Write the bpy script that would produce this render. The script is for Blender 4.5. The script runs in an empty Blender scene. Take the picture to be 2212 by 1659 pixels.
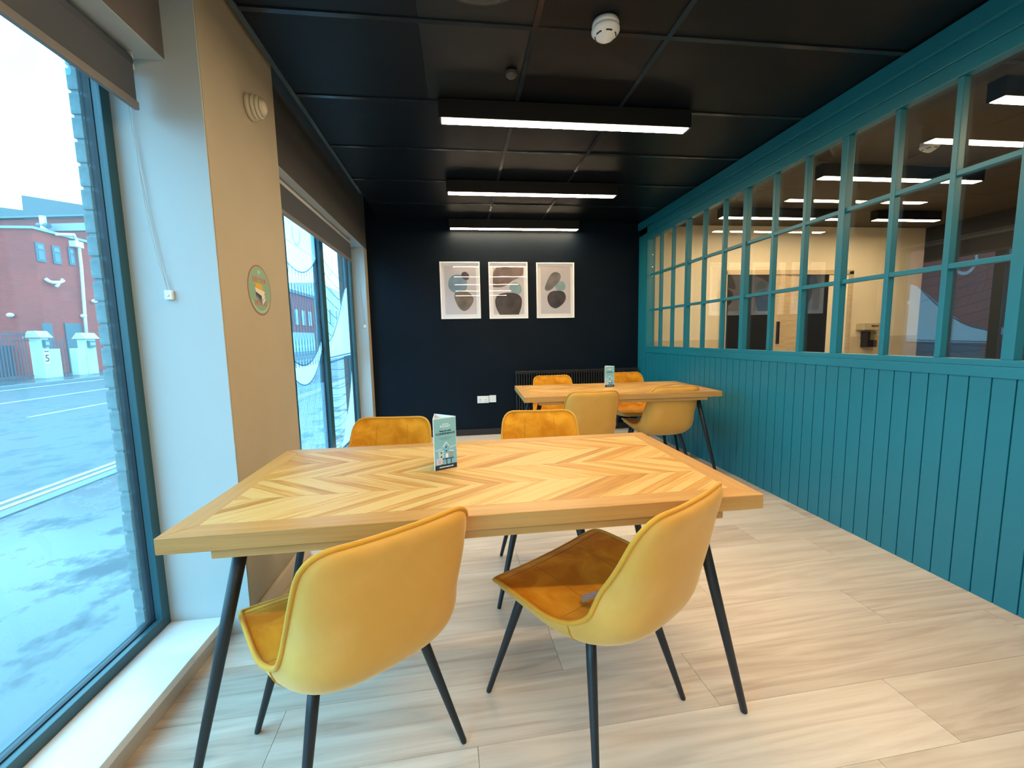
import bpy, bmesh, math, random
from mathutils import Vector, Matrix
random.seed(7)
S = bpy.context.scene
COL = S.collection
pi = math.pi

# ------------------------------------------------------------------ camera
CAM_F = 910.166
CR = Vector((0.99208888, -0.12385816, -0.02046491))
CU = Vector((0.03385185, 0.10696378, 0.99368647))
CF = Vector((0.12088718, 0.98651807, -0.11031041))
CH = 1.1524
cd = bpy.data.cameras.new('camera')
cd.sensor_fit = 'HORIZONTAL'; cd.sensor_width = 36.0
cd.lens = CAM_F / 2212 * 36.0
cd.clip_start = 0.02; cd.clip_end = 500
co = bpy.data.objects.new('camera', cd)
COL.objects.link(co)
m = Matrix.Identity(4)
for i in range(3):
    m[i][0] = CR[i]; m[i][1] = CU[i]; m[i][2] = -CF[i]
m[2][3] = CH
co.matrix_world = m
S.camera = co

# ------------------------------------------------------------------ world + exposure
S.view_settings.view_transform = 'Standard'
S.view_settings.look = 'None'
S.view_settings.gamma = 1.0
S.view_settings.exposure = 0.0
S.view_settings.use_curve_mapping = False
S.cycles.use_denoising = True
S.cycles.max_bounces = 10
S.cycles.diffuse_bounces = 5
S.cycles.glossy_bounces = 5
S.cycles.transmission_bounces = 6
S.cycles.transparent_max_bounces = 16
S.cycles.sample_clamp_indirect = 8
SKY = (2.3, 5.7, 7.9)
w = bpy.data.worlds.new('overcast'); S.world = w; w.use_nodes = True
nt = w.node_tree; nt.nodes.clear()
wo = nt.nodes.new('ShaderNodeOutputWorld'); wb = nt.nodes.new('ShaderNodeBackground')
wtc = nt.nodes.new('ShaderNodeTexCoord'); wn = nt.nodes.new('ShaderNodeTexNoise'); wr = nt.nodes.new('ShaderNodeValToRGB')
wn.inputs['Scale'].default_value = 1.6; wn.inputs['Detail'].default_value = 3
wr.color_ramp.elements[0].color = (SKY[0]*.94, SKY[1]*.94, SKY[2]*.94, 1)
wr.color_ramp.elements[1].color = (*SKY, 1)
nt.links.new(wtc.outputs['Generated'], wn.inputs['Vector']); nt.links.new(wn.outputs['Fac'], wr.inputs['Fac'])
nt.links.new(wr.outputs['Color'], wb.inputs['Color'])
wb.inputs['Strength'].default_value = 1.0
nt.links.new(wb.outputs['Background'], wo.inputs['Surface'])

TUBE = (1.0, 0.76, 0.47); TUBE_STRENGTH = 76.0

def portal(name, loc, sx, sy, rot):
    l = bpy.data.lights.new(name, 'AREA'); l.shape = 'RECTANGLE'; l.size = sx; l.size_y = sy
    l.cycles.is_portal = True
    o = bpy.data.objects.new(name, l); o.location = loc; o.rotation_euler = rot; COL.objects.link(o)
portal('window_portal', (-1.30, .2, 1.05), 2.2, 2.9, (0, -pi/2, 0))
portal('window_portal', (-1.30, 3.6, 1.05), 2.2, 2.7, (0, -pi/2, 0))

# ------------------------------------------------------------------ helpers
def at(px, py, ax, v):
    d = CF + CR*((px-1106)/CAM_F) - CU*((py-829.5)/CAM_F)
    o = Vector((0, 0, CH)); t = (v-o[ax])/d[ax]
    return o + d*t

MATS = {}
def mat(name, color=(.8, .8, .8), rough=.5, metal=0, spec=.5, noise=None, bump=None, sheen=0, coat=0, emit=None, estr=0, sheen_tint=None):
    """noise=(scale, amount, stretch) varies the colour; bump=(scale, strength)"""
    if name in MATS: return MATS[name]
    mt = bpy.data.materials.new(name); mt.use_nodes = True; MATS[name] = mt
    nt = mt.node_tree; b = nt.nodes['Principled BSDF']
    b.inputs['Base Color'].default_value = (*color, 1)
    b.inputs['Roughness'].default_value = rough; b.inputs['Metallic'].default_value = metal
    b.inputs['Specular IOR Level'].default_value = spec
    if sheen:
        b.inputs['Sheen Weight'].default_value = sheen; b.inputs['Sheen Roughness'].default_value = .35
        if sheen_tint: b.inputs['Sheen Tint'].default_value = (*sheen_tint, 1)
    if coat: b.inputs['Coat Weight'].default_value = coat; b.inputs['Coat Roughness'].default_value = .15
    if emit: b.inputs['Emission Color'].default_value = (*emit, 1); b.inputs['Emission Strength'].default_value = estr
    if noise or bump:
        tc = nt.nodes.new('ShaderNodeTexCoord'); mp = nt.nodes.new('ShaderNodeMapping')
        nt.links.new(tc.outputs['Object'], mp.inputs['Vector'])
    if noise:
        sc, am, st = noise
        mp.inputs['Scale'].default_value = st
        n = nt.nodes.new('ShaderNodeTexNoise'); n.inputs['Scale'].default_value = sc; n.inputs['Detail'].default_value = 5
        nt.links.new(mp.outputs['Vector'], n.inputs['Vector'])
        r = nt.nodes.new('ShaderNodeValToRGB')
        r.color_ramp.elements[0].position = .3; r.color_ramp.elements[1].position = .7
        r.color_ramp.elements[0].color = (*[c*(1-am) for c in color], 1)
        r.color_ramp.elements[1].color = (*[min(1, c*(1+am)) for c in color], 1)
        nt.links.new(n.outputs['Fac'], r.inputs['Fac']); nt.links.new(r.outputs['Color'], b.inputs['Base Color'])
    if bump:
        n2 = nt.nodes.new('ShaderNodeTexNoise'); n2.inputs['Scale'].default_value = bump[0]; n2.inputs['Detail'].default_value = 4
        nt.links.new(tc.outputs['Object'], n2.inputs['Vector'])
        bp = nt.nodes.new('ShaderNodeBump'); bp.inputs['Strength'].default_value = bump[1]; bp.inputs['Distance'].default_value = .004
        nt.links.new(n2.outputs['Fac'], bp.inputs['Height']); nt.links.new(bp.outputs['Normal'], b.inputs['Normal'])
    return mt

def wood(name, stops, grain=(1.2, 22, 22), rough=.5, fine=.35, rings=True, spec=.4, dist=1.2, coat=0, var=.3):
    """board wood: tone per object from Object Info random, grain along local x"""
    if name in MATS: return MATS[name]
    mt = bpy.data.materials.new(name); mt.use_nodes = True; MATS[name] = mt
    nt = mt.node_tree; N = nt.nodes.new; L = nt.links.new; b = nt.nodes['Principled BSDF']
    b.inputs['Roughness'].default_value = rough; b.inputs['Specular IOR Level'].default_value = spec
    if coat: b.inputs['Coat Weight'].default_value = coat; b.inputs['Coat Roughness'].default_value = .3
    oi = N('ShaderNodeObjectInfo'); tc = N('ShaderNodeTexCoord')
    vm = N('ShaderNodeVectorMath'); vm.operation = 'MULTIPLY_ADD'
    cmb = N('ShaderNodeCombineXYZ'); mu = N('ShaderNodeMath'); mu.operation = 'MULTIPLY'; mu.inputs[1].default_value = 37.0
    L(oi.outputs['Random'], mu.inputs[0]); L(mu.outputs[0], cmb.inputs[0]); L(mu.outputs[0], cmb.inputs[2])
    add = N('ShaderNodeVectorMath'); add.operation = 'ADD'; L(tc.outputs['Object'], add.inputs[0]); L(cmb.outputs[0], add.inputs[1])
    mp = N('ShaderNodeMapping'); mp.inputs['Scale'].default_value = grain; L(add.outputs[0], mp.inputs['Vector'])
    n1 = N('ShaderNodeTexNoise'); n1.inputs['Scale'].default_value = 1.0; n1.inputs['Detail'].default_value = 6; n1.inputs['Distortion'].default_value = dist
    L(mp.outputs[0], n1.inputs['Vector'])
    mp2 = N('ShaderNodeMapping'); mp2.inputs['Scale'].default_value = (grain[0]*3, grain[1]*7, grain[2]*7); L(add.outputs[0], mp2.inputs['Vector'])
    n2 = N('ShaderNodeTexNoise'); n2.inputs['Scale'].default_value = 1.0; n2.inputs['Detail'].default_value = 3
    L(mp2.outputs[0], n2.inputs['Vector'])
    mx = N('ShaderNodeMath'); mx.operation = 'MULTIPLY_ADD'; mx.inputs[1].default_value = fine; L(n2.outputs['Fac'], mx.inputs[0]); L(n1.outputs['Fac'], mx.inputs[2])
    ma = N('ShaderNodeMath'); ma.operation = 'MULTIPLY_ADD'; ma.inputs[1].default_value = var; ma.inputs[2].default_value = -var/2
    L(oi.outputs['Random'], ma.inputs[0])
    ad = N('ShaderNodeMath'); ad.operation = 'ADD'; L(mx.outputs[0], ad.inputs[0]); L(ma.outputs[0], ad.inputs[1])
    r = N('ShaderNodeValToRGB')
    e = r.color_ramp.elements
    e[0].position = stops[0][0]; e[0].color = (*stops[0][1], 1); e[1].position = stops[-1][0]; e[1].color = (*stops[-1][1], 1)
    for p_, c_ in stops[1:-1]:
        q = e.new(p_); q.color = (*c_, 1)
    L(ad.outputs[0], r.inputs['Fac']); L(r.outputs['Color'], b.inputs['Base Color'])
    bp = N('ShaderNodeBump'); bp.inputs['Strength'].default_value = .12; bp.inputs['Distance'].default_value = .002
    L(n2.outputs['Fac'], bp.inputs['Height']); L(bp.outputs['Normal'], b.inputs['Normal'])
    return mt

def glassmat(name, tint=(.96, .98, .98), ior=1.5, rough=0.0, boost=1.0, haze=0):
    if name in MATS: return MATS[name]
    mt = bpy.data.materials.new(name); mt.use_nodes = True; MATS[name] = mt
    nt = mt.node_tree; nt.nodes.clear(); N = nt.nodes.new
    o = N('ShaderNodeOutputMaterial'); mx = N('ShaderNodeMixShader'); t = N('ShaderNodeBsdfTransparent'); g = N('ShaderNodeBsdfGlossy')
    lw = N('ShaderNodeLayerWeight'); lw.inputs['Blend'].default_value = .5
    pw = N('ShaderNodeMath'); pw.operation = 'POWER'; pw.inputs[1].default_value = 5
    nt.links.new(lw.outputs['Facing'], pw.inputs[0])
    f = N('ShaderNodeMath'); f.operation = 'MULTIPLY_ADD'; f.inputs[1].default_value = .96; f.inputs[2].default_value = ((ior-1)/(ior+1))**2
    nt.links.new(pw.outputs[0], f.inputs[0])
    t.inputs['Color'].default_value = (*tint, 1); g.inputs['Roughness'].default_value = rough
    mm = N('ShaderNodeMath'); mm.operation = 'MULTIPLY'; mm.inputs[1].default_value = boost; mm.use_clamp = True
    nt.links.new(f.outputs[0], mm.inputs[0]); nt.links.new(mm.outputs[0], mx.inputs[0])
    src = t.outputs[0]
    if haze:
        hz_ = N('ShaderNodeMixShader'); hz_.inputs[0].default_value = haze; tl = N('ShaderNodeBsdfTranslucent'); tl.inputs['Color'].default_value = (.85, .88, .9, 1)
        nt.links.new(src, hz_.inputs[1]); nt.links.new(tl.outputs[0], hz_.inputs[2]); src = hz_.outputs[0]
    nt.links.new(src, mx.inputs[1]); nt.links.new(g.outputs[0], mx.inputs[2]); nt.links.new(mx.outputs[0], o.inputs[0])
    return mt

def filmmat(name, color, alpha):
    if name in MATS: return MATS[name]
    mt = bpy.data.materials.new(name); mt.use_nodes = True; MATS[name] = mt
    nt = mt.node_tree; nt.nodes.clear(); N = nt.nodes.new
    o = N('ShaderNodeOutputMaterial'); mx = N('ShaderNodeMixShader'); t = N('ShaderNodeBsdfTransparent'); tr = N('ShaderNodeBsdfTranslucent'); d = N('ShaderNodeBsdfDiffuse'); m2 = N('ShaderNodeMixShader')
    tr.inputs['Color'].default_value = (*color, 1); d.inputs['Color'].default_value = (*color, 1)
    m2.inputs[0].default_value = .25; nt.links.new(tr.outputs[0], m2.inputs[1]); nt.links.new(d.outputs[0], m2.inputs[2])
    mx.inputs[0].default_value = alpha
    nt.links.new(t.outputs[0], mx.inputs[1]); nt.links.new(m2.outputs[0], mx.inputs[2]); nt.links.new(mx.outputs[0], o.inputs[0])
    return mt

def link(name, me, m, parent=None, smooth=False, loc=None):
    o = bpy.data.objects.new(name, me)
    if m is not None and not me.materials: me.materials.append(m)
    if smooth:
        for p in me.polygons: p.use_smooth = True
    if loc is not None: o.location = loc
    COL.objects.link(o)
    if parent is not None: o.parent = parent
    return o
def bmo(name, bm, m, parent=None, smooth=False, loc=None):
    bmesh.ops.recalc_face_normals(bm, faces=bm.faces)
    me = bpy.data.meshes.new(name); bm.to_mesh(me); bm.free()
    return link(name, me, m, parent, smooth, loc)
def tag(o, label=None, cat=None, group=None, kind=None):
    if label: o['label'] = label
    if cat: o['category'] = cat
    if group: o['group'] = group
    if kind: o['kind'] = kind
    return o
def struct(o): o['kind'] = 'structure'; return o
def thing(name, label, cat, loc=(0, 0, 0), rz=0, group=None):
    o = bpy.data.objects.new(name, None); COL.objects.link(o); o.location = loc; o.rotation_euler = (0, 0, rz)
    o.empty_display_size = .1
    return tag(o, label, cat, group)
def copy_tree(o, parent=None):
    c = o.copy(); COL.objects.link(c)
    if parent is not None: c.parent = parent
    for ch in list(o.children): copy_tree(ch, c)
    return c

def abox(bm, x0, x1, y0, y1, z0, z1, bev=0):
    r = bmesh.ops.create_cube(bm, size=1)
    v = r['verts']
    for q in v:
        q.co.x = (x0+x1)/2 + q.co.x*(x1-x0); q.co.y = (y0+y1)/2 + q.co.y*(y1-y0); q.co.z = (z0+z1)/2 + q.co.z*(z1-z0)
    if bev:
        es = list({e for q in v for e in q.link_edges})
        bmesh.ops.bevel(bm, geom=es, offset=bev, segments=2, profile=.7, affect='EDGES')
def box(name, x0, x1, y0, y1, z0, z1, m, parent=None, bev=0):
    bm = bmesh.new(); abox(bm, x0, x1, y0, y1, z0, z1, bev)
    return bmo(name, bm, m, parent)
def atube(bm, pts, r, n=8, closed=False, caps=True):
    """r: number or list of radii"""
    pts = [Vector(p) for p in pts]; k = len(pts)
    rs = r if isinstance(r, (list, tuple)) else [r]*k
    rings = []; prev = None
    for i, p in enumerate(pts):
        if closed: t = pts[(i+1) % k] - pts[i-1]
        else: t = pts[min(i+1, k-1)] - pts[max(i-1, 0)]
        t.normalize()
        if prev is None:
            a = Vector((0, 0, 1)) if abs(t.z) < .9 else Vector((1, 0, 0))
            u = t.cross(a).normalized()
        else:
            u = (prev - t*prev.dot(t)); u = u.normalized() if u.length > 1e-6 else t.orthogonal().normalized()
        prev = u; v = t.cross(u)
        rings.append([bm.verts.new(p + (u*math.cos(2*pi*j/n) + v*math.sin(2*pi*j/n))*rs[i]) for j in range(n)])
    for i in range(k if closed else k-1):
        a, b = rings[i], rings[(i+1) % k]
        for j in range(n): bm.faces.new((a[j], a[(j+1) % n], b[(j+1) % n], b[j]))
    if caps and not closed:
        bm.faces.new(rings[0]); bm.faces.new(rings[-1][::-1])
def tube(name, pts, r, m, parent=None, n=8, closed=False, smooth=True):
    bm = bmesh.new(); atube(bm, pts, r, n, closed)
    return bmo(name, bm, m, parent, smooth)
def lathe(bm, prof, n=24, mtx=None):
    rings = []
    for r, z in prof:
        if r < 1e-6: rings.append([bm.verts.new((0, 0, z))])
        else: rings.append([bm.verts.new((r*math.cos(2*pi*j/n), r*math.sin(2*pi*j/n), z)) for j in range(n)])
    for a, b in zip(rings, rings[1:]):
        for j in range(n):
            f = [a[j % len(a)], a[(j+1) % len(a)], b[(j+1) % len(b)], b[j % len(b)]]
            f = list(dict.fromkeys(f))
            if len(f) > 2: bm.faces.new(f)
    if mtx is not None: bmesh.ops.transform(bm, matrix=mtx, verts=bm.verts)
def poly(bm, pts2, d0, d1, plane='yz'):
    """extruded polygon. plane yz: pts (y,z) between x=d0..d1 ; plane xz: pts (x,z), y=d0..d1"""
    def P(a, b, d): return (d, a, b) if plane == 'yz' else ((a, d, b) if plane == 'xz' else (a, b, d))
    A = [bm.verts.new(P(a, b, d0)) for a, b in pts2]; B = [bm.verts.new(P(a, b, d1)) for a, b in pts2]
    bm.faces.new(A[::-1]); bm.faces.new(B)
    n = len(A)
    for i in range(n): bm.faces.new((A[i], A[(i+1) % n], B[(i+1) % n], B[i]))
def slab(name, pts2, d0, d1, plane, m, parent=None):
    bm = bmesh.new(); poly(bm, pts2, d0, d1, plane); return bmo(name, bm, m, parent)
def text(name, s, size, mtx, m, parent=None, bold=0.0, align='CENTER', wide=None):
    cu = bpy.data.curves.new('txt', 'FONT'); cu.body = s; cu.size = size; cu.align_x = align; cu.align_y = 'CENTER'
    cu.extrude = .0003; cu.offset = bold; cu.resolution_u = 3
    to = bpy.data.objects.new('txt', cu); COL.objects.link(to)
    bpy.context.view_layer.update()
    me = bpy.data.meshes.new_from_object(to.evaluated_get(bpy.context.evaluated_depsgraph_get()))
    bpy.data.objects.remove(to); bpy.data.curves.remove(cu)
    if wide:
        xs = [v.co.x for v in me.vertices]; sc = wide/(max(xs)-min(xs))
        for v in me.vertices: v.co.x *= sc
    me.transform(mtx); me.materials.clear()
    return link(name, me, m, parent)
def basis(origin, right, up):
    r = Vector(right).normalized(); u = Vector(up).normalized(); n = r.cross(u)
    M = Matrix.Identity(4)
    for i in range(3): M[i][0] = r[i]; M[i][1] = u[i]; M[i][2] = n[i]; M[i][3] = origin[i]
    return M
def disc_pts(cx, cy, rx, ry=None, n=28, a0=0, a1=2*pi):
    ry = ry or rx
    return [(cx+rx*math.cos(a0+(a1-a0)*i/n), cy+ry*math.sin(a0+(a1-a0)*i/n)) for i in range(n)]

# ------------------------------------------------------------------ dimensions
C = 2.457; R = 2.184; D = 4.96; BACK = -3.2
LB = -.985; LC = -.858; LS = -.950; GX = -1.19; G2 = -1.125; RAFT = -.835
J1 = 1.69; C2 = 2.3145; J2 = 4.835; E2 = 4.96
SILL = .08; SOF1 = 2.12; SOF2 = 2.15
ROOM2 = 6.08

cream = mat('cream wall paint', (.39, .335, .245), .7, noise=(3, .04, (1, 1, 1)), bump=(250, .08))
reveal_paint = mat('daylight tinted reveal paint', (.46, .51, .515), .6, bump=(200, .05))  # white paint with the windows' blue daylight mixed into its colour
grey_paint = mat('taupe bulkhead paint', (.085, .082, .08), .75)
black_wall = mat('blue black wall paint', (.003, .0078, .0145), .5, spec=.12, noise=(2, .15, (1, 1, 1)), bump=(180, .1))
black_gloss = mat('black skirting gloss', (.012, .014, .018), .3)
tile_mat = mat('black ceiling tile', (.0024, .0042, .0065), .4, spec=.2, noise=(6, .2, (1, 1, 1)), bump=(300, .12))
tee_mat = mat('black tee grid paint', (.016, .021, .026), .2)
teal = mat('teal satin paint', (.007, .152, .205), .38, spec=.5, noise=(1.5, .08, (1, 1, 1)), bump=(120, .08))
alu = mat('petrol blue aluminium frame', (.02, .085, .11), .35, spec=.5)
alu_dark = mat('black rubber gasket', (.006, .012, .02), .5)
white_pl = mat('white plastic', (.8, .8, .78), .35)
black_metal = mat('black powder coated steel', (.008, .012, .016), .42, spec=.45)
dark_pl = mat('dark plastic', (.015, .013, .02), .4)

# ------------------------------------------------------------------ floor planks
fl = struct(box('floor', -1.15, ROOM2, BACK, D+.02, -.06, -.004, mat('floor joint', (.28, .22, .17), .7)))
plank_mat = wood('pale oak vinyl plank', [(.2, (.39, .295, .225)), (.48, (.55, .455, .37)), (.7, (.65, .56, .47)), (1.0, (.74, .65, .56))], grain=(.9, 11, 11), rough=.42, fine=.25, spec=.35, dist=2.6)
PW, PL = .2235, 1.34
ang = math.radians(1.8)
rows = [(1.335, .32), (1.5585, 1.06), (1.111, .768-1.34+.0), (.8875, .10), (1.782, .42), (2.0055, 1.61)]
known = {0: .318, 1: 1.06, -1: .768, -2: 1.36, 2: .55, 3: 1.61}
shared = {}
def plank_mesh(L_):
    k = round(L_, 3)
    if k not in shared:
        bm = bmesh.new(); abox(bm, .0007, L_-.0007, .0006, PW-.0006, -.006, 0)
        bmesh.ops.recalc_face_normals(bm, faces=bm.faces)
        me = bpy.data.meshes.new('plank'); bm.to_mesh(me); bm.free(); me.materials.append(plank_mat); shared[k] = me
    return shared[k]
ca, sa = math.cos(ang), math.sin(ang)
for k in range(-4, 17):
    off = known.get(k, (k*.53) % PL)
    y0 = 1.112 + k*PW if True else 0   # row k spans y0..y0+PW at x=1
    j0 = int(math.floor((-1.2-off)/PL)) ; j = j0
    while off + j*PL < 2.2:
        x0 = off + j*PL; x1 = x0 + PL; j += 1
        x0c = max(x0, -1.0); x1c = min(x1, R+.03)
        if x1c-x0c < .03: continue
        px_ = 1 + (x0c-1)*ca; py_ = y0 + PW + (x0c-1)*sa
        if py_ > D-.05 or py_ < .1: continue
        o = bpy.data.objects.new('plank', plank_mesh(x1c-x0c)); COL.objects.link(o); o.parent = fl
        o.location = (px_, py_, 0); o.rotation_euler = (0, 0, ang)
# vinyl behind the camera and in the far corner strip: one sheet
struct(box('floor', -1.0, ROOM2, BACK, .33, -.003, -.0005, plank_mat))
box('trim_5', R, ROOM2, .33, D, -.003, -.0005, plank_mat)['kind'] = 'structure'
box('trim_6', -1.0, R, D-.16, D, -.003, -.0008, plank_mat)['kind'] = 'structure'

# ------------------------------------------------------------------ walls
wb_ = struct(box('wall_back', -1.3, R+.1, D, D+.15, -.1, 2.8, black_wall))
bs = struct(box('baseboard_back', LB+.0, R, D-.018, D, 0, .075, black_gloss, bev=.004))
# left wall : column, bulkheads, end pier
TOPZ = 2.80
struct(box('wall_left', GX-.02, LC, J1, C2, -.05, TOPZ, cream))
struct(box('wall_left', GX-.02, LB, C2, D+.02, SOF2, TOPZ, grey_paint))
struct(box('wall_left', GX-.02, LB, J2, D+.02, -.05, SOF2, cream))
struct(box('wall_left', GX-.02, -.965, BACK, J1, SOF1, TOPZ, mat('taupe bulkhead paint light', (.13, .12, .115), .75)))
struct(box('wall_left', GX-.02, LC, BACK, -1.6, -.05, SOF1, cream))
# painted reveals (thin plaster returns)
struct(box('trim_1', -1.15, LC-.002, J1-.006, J1, 0, TOPZ, reveal_paint))
struct(box('trim_2', -1.15, -.967, -1.6, J1, SOF1-.004, SOF1, reveal_paint))
struct(box('trim_3', G2, LB-.002, C2, J2, SOF2-.004, SOF2, reveal_paint))
struct(box('trim_4', G2, LB-.002, J2-.005, J2, .0, SOF2, reveal_paint))
bl = struct(box('baseboard_left', LC, LC+.016, J1+.02, C2-.001, 0, .085, mat('cream gloss trim', (.62, .55, .44), .35), bev=.004))
# window boards
struct(box('windowsill_trim' if False else 'trim_7', -1.15, LS, -1.6, J1-.006, SILL-.03, SILL, mat('white sill gloss', (.8, .8, .8), .3), bev=.005))
struct(box('wall_left', GX-.02, LS-.006, -1.6, J1-.006, -.05, SILL-.03, mat('sill front paint', (.5, .46, .42), .5)))
struct(box('trim_8', G2, LB+.03, C2, J2-.005, SILL-.03, SILL, MATS['white sill gloss']))
struct(box('wall_left', G2-.03, LB+.024, C2, J2-.005, -.05, SILL-.03, MATS['sill front paint']))
# rear part of the room, behind the viewpoint
struct(box('wall_rear', -1.3, ROOM2+.1, BACK-.15, BACK, -.1, 2.8, cream))

# ------------------------------------------------------------------ ceiling
ce = struct(box('ceiling', RAFT+.002, ROOM2+.1, BACK-.1, D+.1, C+.02, C+.12, mat('void black', (.004, .004, .004), .9)))
tile_me = None
x1g, y0g = .365, 1.922
def tile_mesh(sx, sy):
    bm = bmesh.new(); abox(bm, -sx/2, sx/2, -sy/2, sy/2, 0, .012, .002)
    bmesh.ops.recalc_face_normals(bm, faces=bm.faces)
    me = bpy.data.meshes.new('ceiling_tile'); bm.to_mesh(me); bm.free(); me.materials.append(tile_mat); return me
tcache = {}
xl = [LB+.01, x1g-1.2+.0, x1g-.6, x1g, x1g+.6, x1g+1.2, x1g+1.8, R-.01]
xl = [-.84, x1g-.6, x1g, x1g+.6, x1g+1.2, R-.0]
xs_ = [(RAFT, x1g), (x1g, x1g+.6), (x1g+.6, R)]
ys_ = [y0g + .6*k for k in range(-4, 6)]
ys_[-1] = D
for i in range(len(ys_)-1):
    for (a, b) in xs_:
        ya, yb = ys_[i], ys_[i+1]
        spans = [(a, b)]
        if a == RAFT and abs(ya-y0g) < .7 and ya <= y0g+.01: spans = [(a, -.125), (-.125, b)]
        for a2, b2 in spans:
            g0 = .011 if a2 in (a,) else .0005; g1 = .011 if b2 == b else .0005
            sx, sy = b2-a2-g0-g1, yb-ya-.022
            key = (round(sx, 3), round(sy, 3), a2 == -.125)
            if key not in tcache:
                tcache[key] = tile_mesh(sx, sy)
                if a2 == -.125: tcache[key].materials.clear(); tcache[key].materials.append(mat('grey ceiling tile', (.010, .0115, .012), .45, spec=.3))
            o = bpy.data.objects.new('ceiling_tile', tcache[key]); COL.objects.link(o); o.parent = ce
            o.location = ((a2+g0+b2-g1)/2, (ya+yb)/2, C+.003+random.uniform(0, .003))
            o.rotation_euler = (math.radians(random.uniform(-.35, .35)), math.radians(random.uniform(-.35, .35)), 0)
for k, y in enumerate(ys_[:-1]):
    box('tee_bar', RAFT, R, y-.012, y+.012, C-.001, C+.02, tee_mat, ce)
for a, b in xs_[:-1]:
    box('tee_bar', b-.012, b+.012, ys_[0], D, C-.0012, C+.02, tee_mat, ce)
struct(box('trim_9', RAFT-.004, RAFT+.02, BACK, 4.06, C-.004, C+.045, mat('wall angle trim', (.05, .08, .10), .22)))
box('ceiling_panel', RAFT, R, BACK, ys_[0]-.012, C+.001, C+.015, tile_mat, ce)

# ------------------------------------------------------------------ teal glazed partition
wr_ = thing('wall_right', None, None); struct(wr_)
PT = .05  # board depth
YN = -.9
box('wall_core', R+.012, R+.09, BACK, D, 0, .93, teal, wr_)
pitch = .0795; yb = D
bcache = None
y = 2.352 + pitch*33
while y > .2:
    if bcache is None:
        bm = bmesh.new(); abox(bm, -.012, .012, -pitch/2+.0022, pitch/2-.0022, 0, .945, .003)
        bmesh.ops.recalc_face_normals(bm, faces=bm.faces)
        bcache = bpy.data.meshes.new('wall_board'); bm.to_mesh(bcache); bm.free(); bcache.materials.append(teal)
    if y - pitch/2 < D-.002:
        o = bpy.data.objects.new('wall_board', bcache); COL.objects.link(o); o.parent = wr_; o.location = (R+.012, min(y-pitch/2, D-.04), 0)
    y -= pitch
box('wall_board', R, R+.012, BACK, y, 0, .945, teal, wr_)
box('rail_bottom', R-.006, R+.09, BACK, D-.01, .945, .992, teal, wr_, .004)
box('rail_bottom', R+.0, R+.05, BACK, D-.01, .992, 1.02, teal, wr_, .003)
box('cornice', R-.03, R+.09, BACK, D-.004, 2.375, C+.0, teal, wr_, .006)
box('head_rail', R-.012, R+.09, BACK, D-.006, 2.30, 2.375, teal, wr_, .004)
box('head_rail', R-.002, R+.05, BACK, D-.01, 2.232, 2.30, teal, wr_, .003)
box('end_post', R-.012, R+.09, 4.735, D-.002, 0, 2.375, teal, wr_, .004)
glaz = glassmat('partition glass', (.95, .96, .95), 1.5, 0, 2.4)
GP = R+.04
muntins = [4.46, 4.20, 3.911, 3.641, 3.352, 3.081, 2.79, 2.52, 2.245, 1.965, 1.70, 1.44, 1.16, .88, .61, .33, .05, -.23, -.5, -.78, -1.05]
wide = {3.911, 3.081, 2.245, 1.44, .61, -.23, -1.05}
edges = [4.72] + muntins
hz = [1.02, 1.43, 1.83, 2.232]
for q in muntins:
    hw = .021 if q in wide else .0125
    box('stile' if q in wide else 'muntin', R+.004 if q in wide else R+.012, R+.047, q-hw, q+hw, 1.02, 2.232, teal, wr_, .003)
for i in range(len(muntins)):
    ya, yb2 = edges[i+1], edges[i]
    if yb2 < 0: break
    a = ya + (.021 if ya in wide else .0125); b = yb2 - (.021 if yb2 in wide or i == 0 else .0125)
    for h in (1.43, 1.83):
        box('glazing_bar', R+.014, R+.045, a, b, h-.0115, h+.0115, teal, wr_, .002)
    for h0, h1 in zip(hz, hz[1:]):
        box('pane', GP-.002, GP+.002, a-.004, b+.004, h0-.004, h1+.004, glaz, wr_)
box('pane', GP-.002, GP+.002, -1.05, 0.05, 1.02, 2.23, glaz, wr_)
box('wall_core', R, R+.09, BACK, -1.05, 1.0, 2.3, teal, wr_)

# ------------------------------------------------------------------ room beyond the partition
cream2 = mat('warm cream paint', (.84, .74, .54), .7)
dado = mat('warm cream dado paint', (.66, .55, .37), .6)
struct(box('wall_far_room', R+.09, ROOM2, D, D+.12, 1.07, C+.05, cream2))
struct(box('wall_far_room', R+.09, ROOM2, D-.004, D+.12, -.05, 1.07, dado))
struct(box('wall_far_room_side', ROOM2, ROOM2+.12, BACK, D+.1, -.05, C+.05, mat('navy wall paint', (.012, .013, .02), .6)))
struct(box('trim_10', R+.09, R+.45, BACK, D, C-.012, C+.02, mat('cream ceiling margin', (.5, .43, .33), .7)))
struct(box('trim_11', R+.45, R+.60, BACK, D, C-.02, C+.02, mat('black margin trim', (.012, .012, .012), .5)))
struct(box('ceiling_far_room', R+.60, ROOM2, BACK, D, C-.004, C+.018, mat('dark brown ceiling', (.075, .062, .048), .7)))
oak = mat('pale oak door wood', (.55, .42, .25), .45, noise=(4, .12, (1, 12, 12)))
darkglass = mat('dark door glass', (.018, .018, .018), .08, spec=.6)
dr = struct(thing('door_1', None, None, (3.24, D-.004, 0)))
def dbox(n, x0, x1, z0, z1, d, m, par=dr, d0=0): return box(n, x0, x1, -d, d0, z0, z1, m, par)
dbox('door_frame', 0, .05, 0, 1.90, .05, oak); dbox('door_frame', 1.72, 1.78, 0, 1.90, .05, oak); dbox('door_frame', 0, 1.78, 1.86, 1.915, .05, oak)
dbox('door_leaf', .05, .62, 0, 1.86, .03, darkglass); dbox('door_leaf', .62, .86, 0, 1.86, .04, oak)
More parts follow.
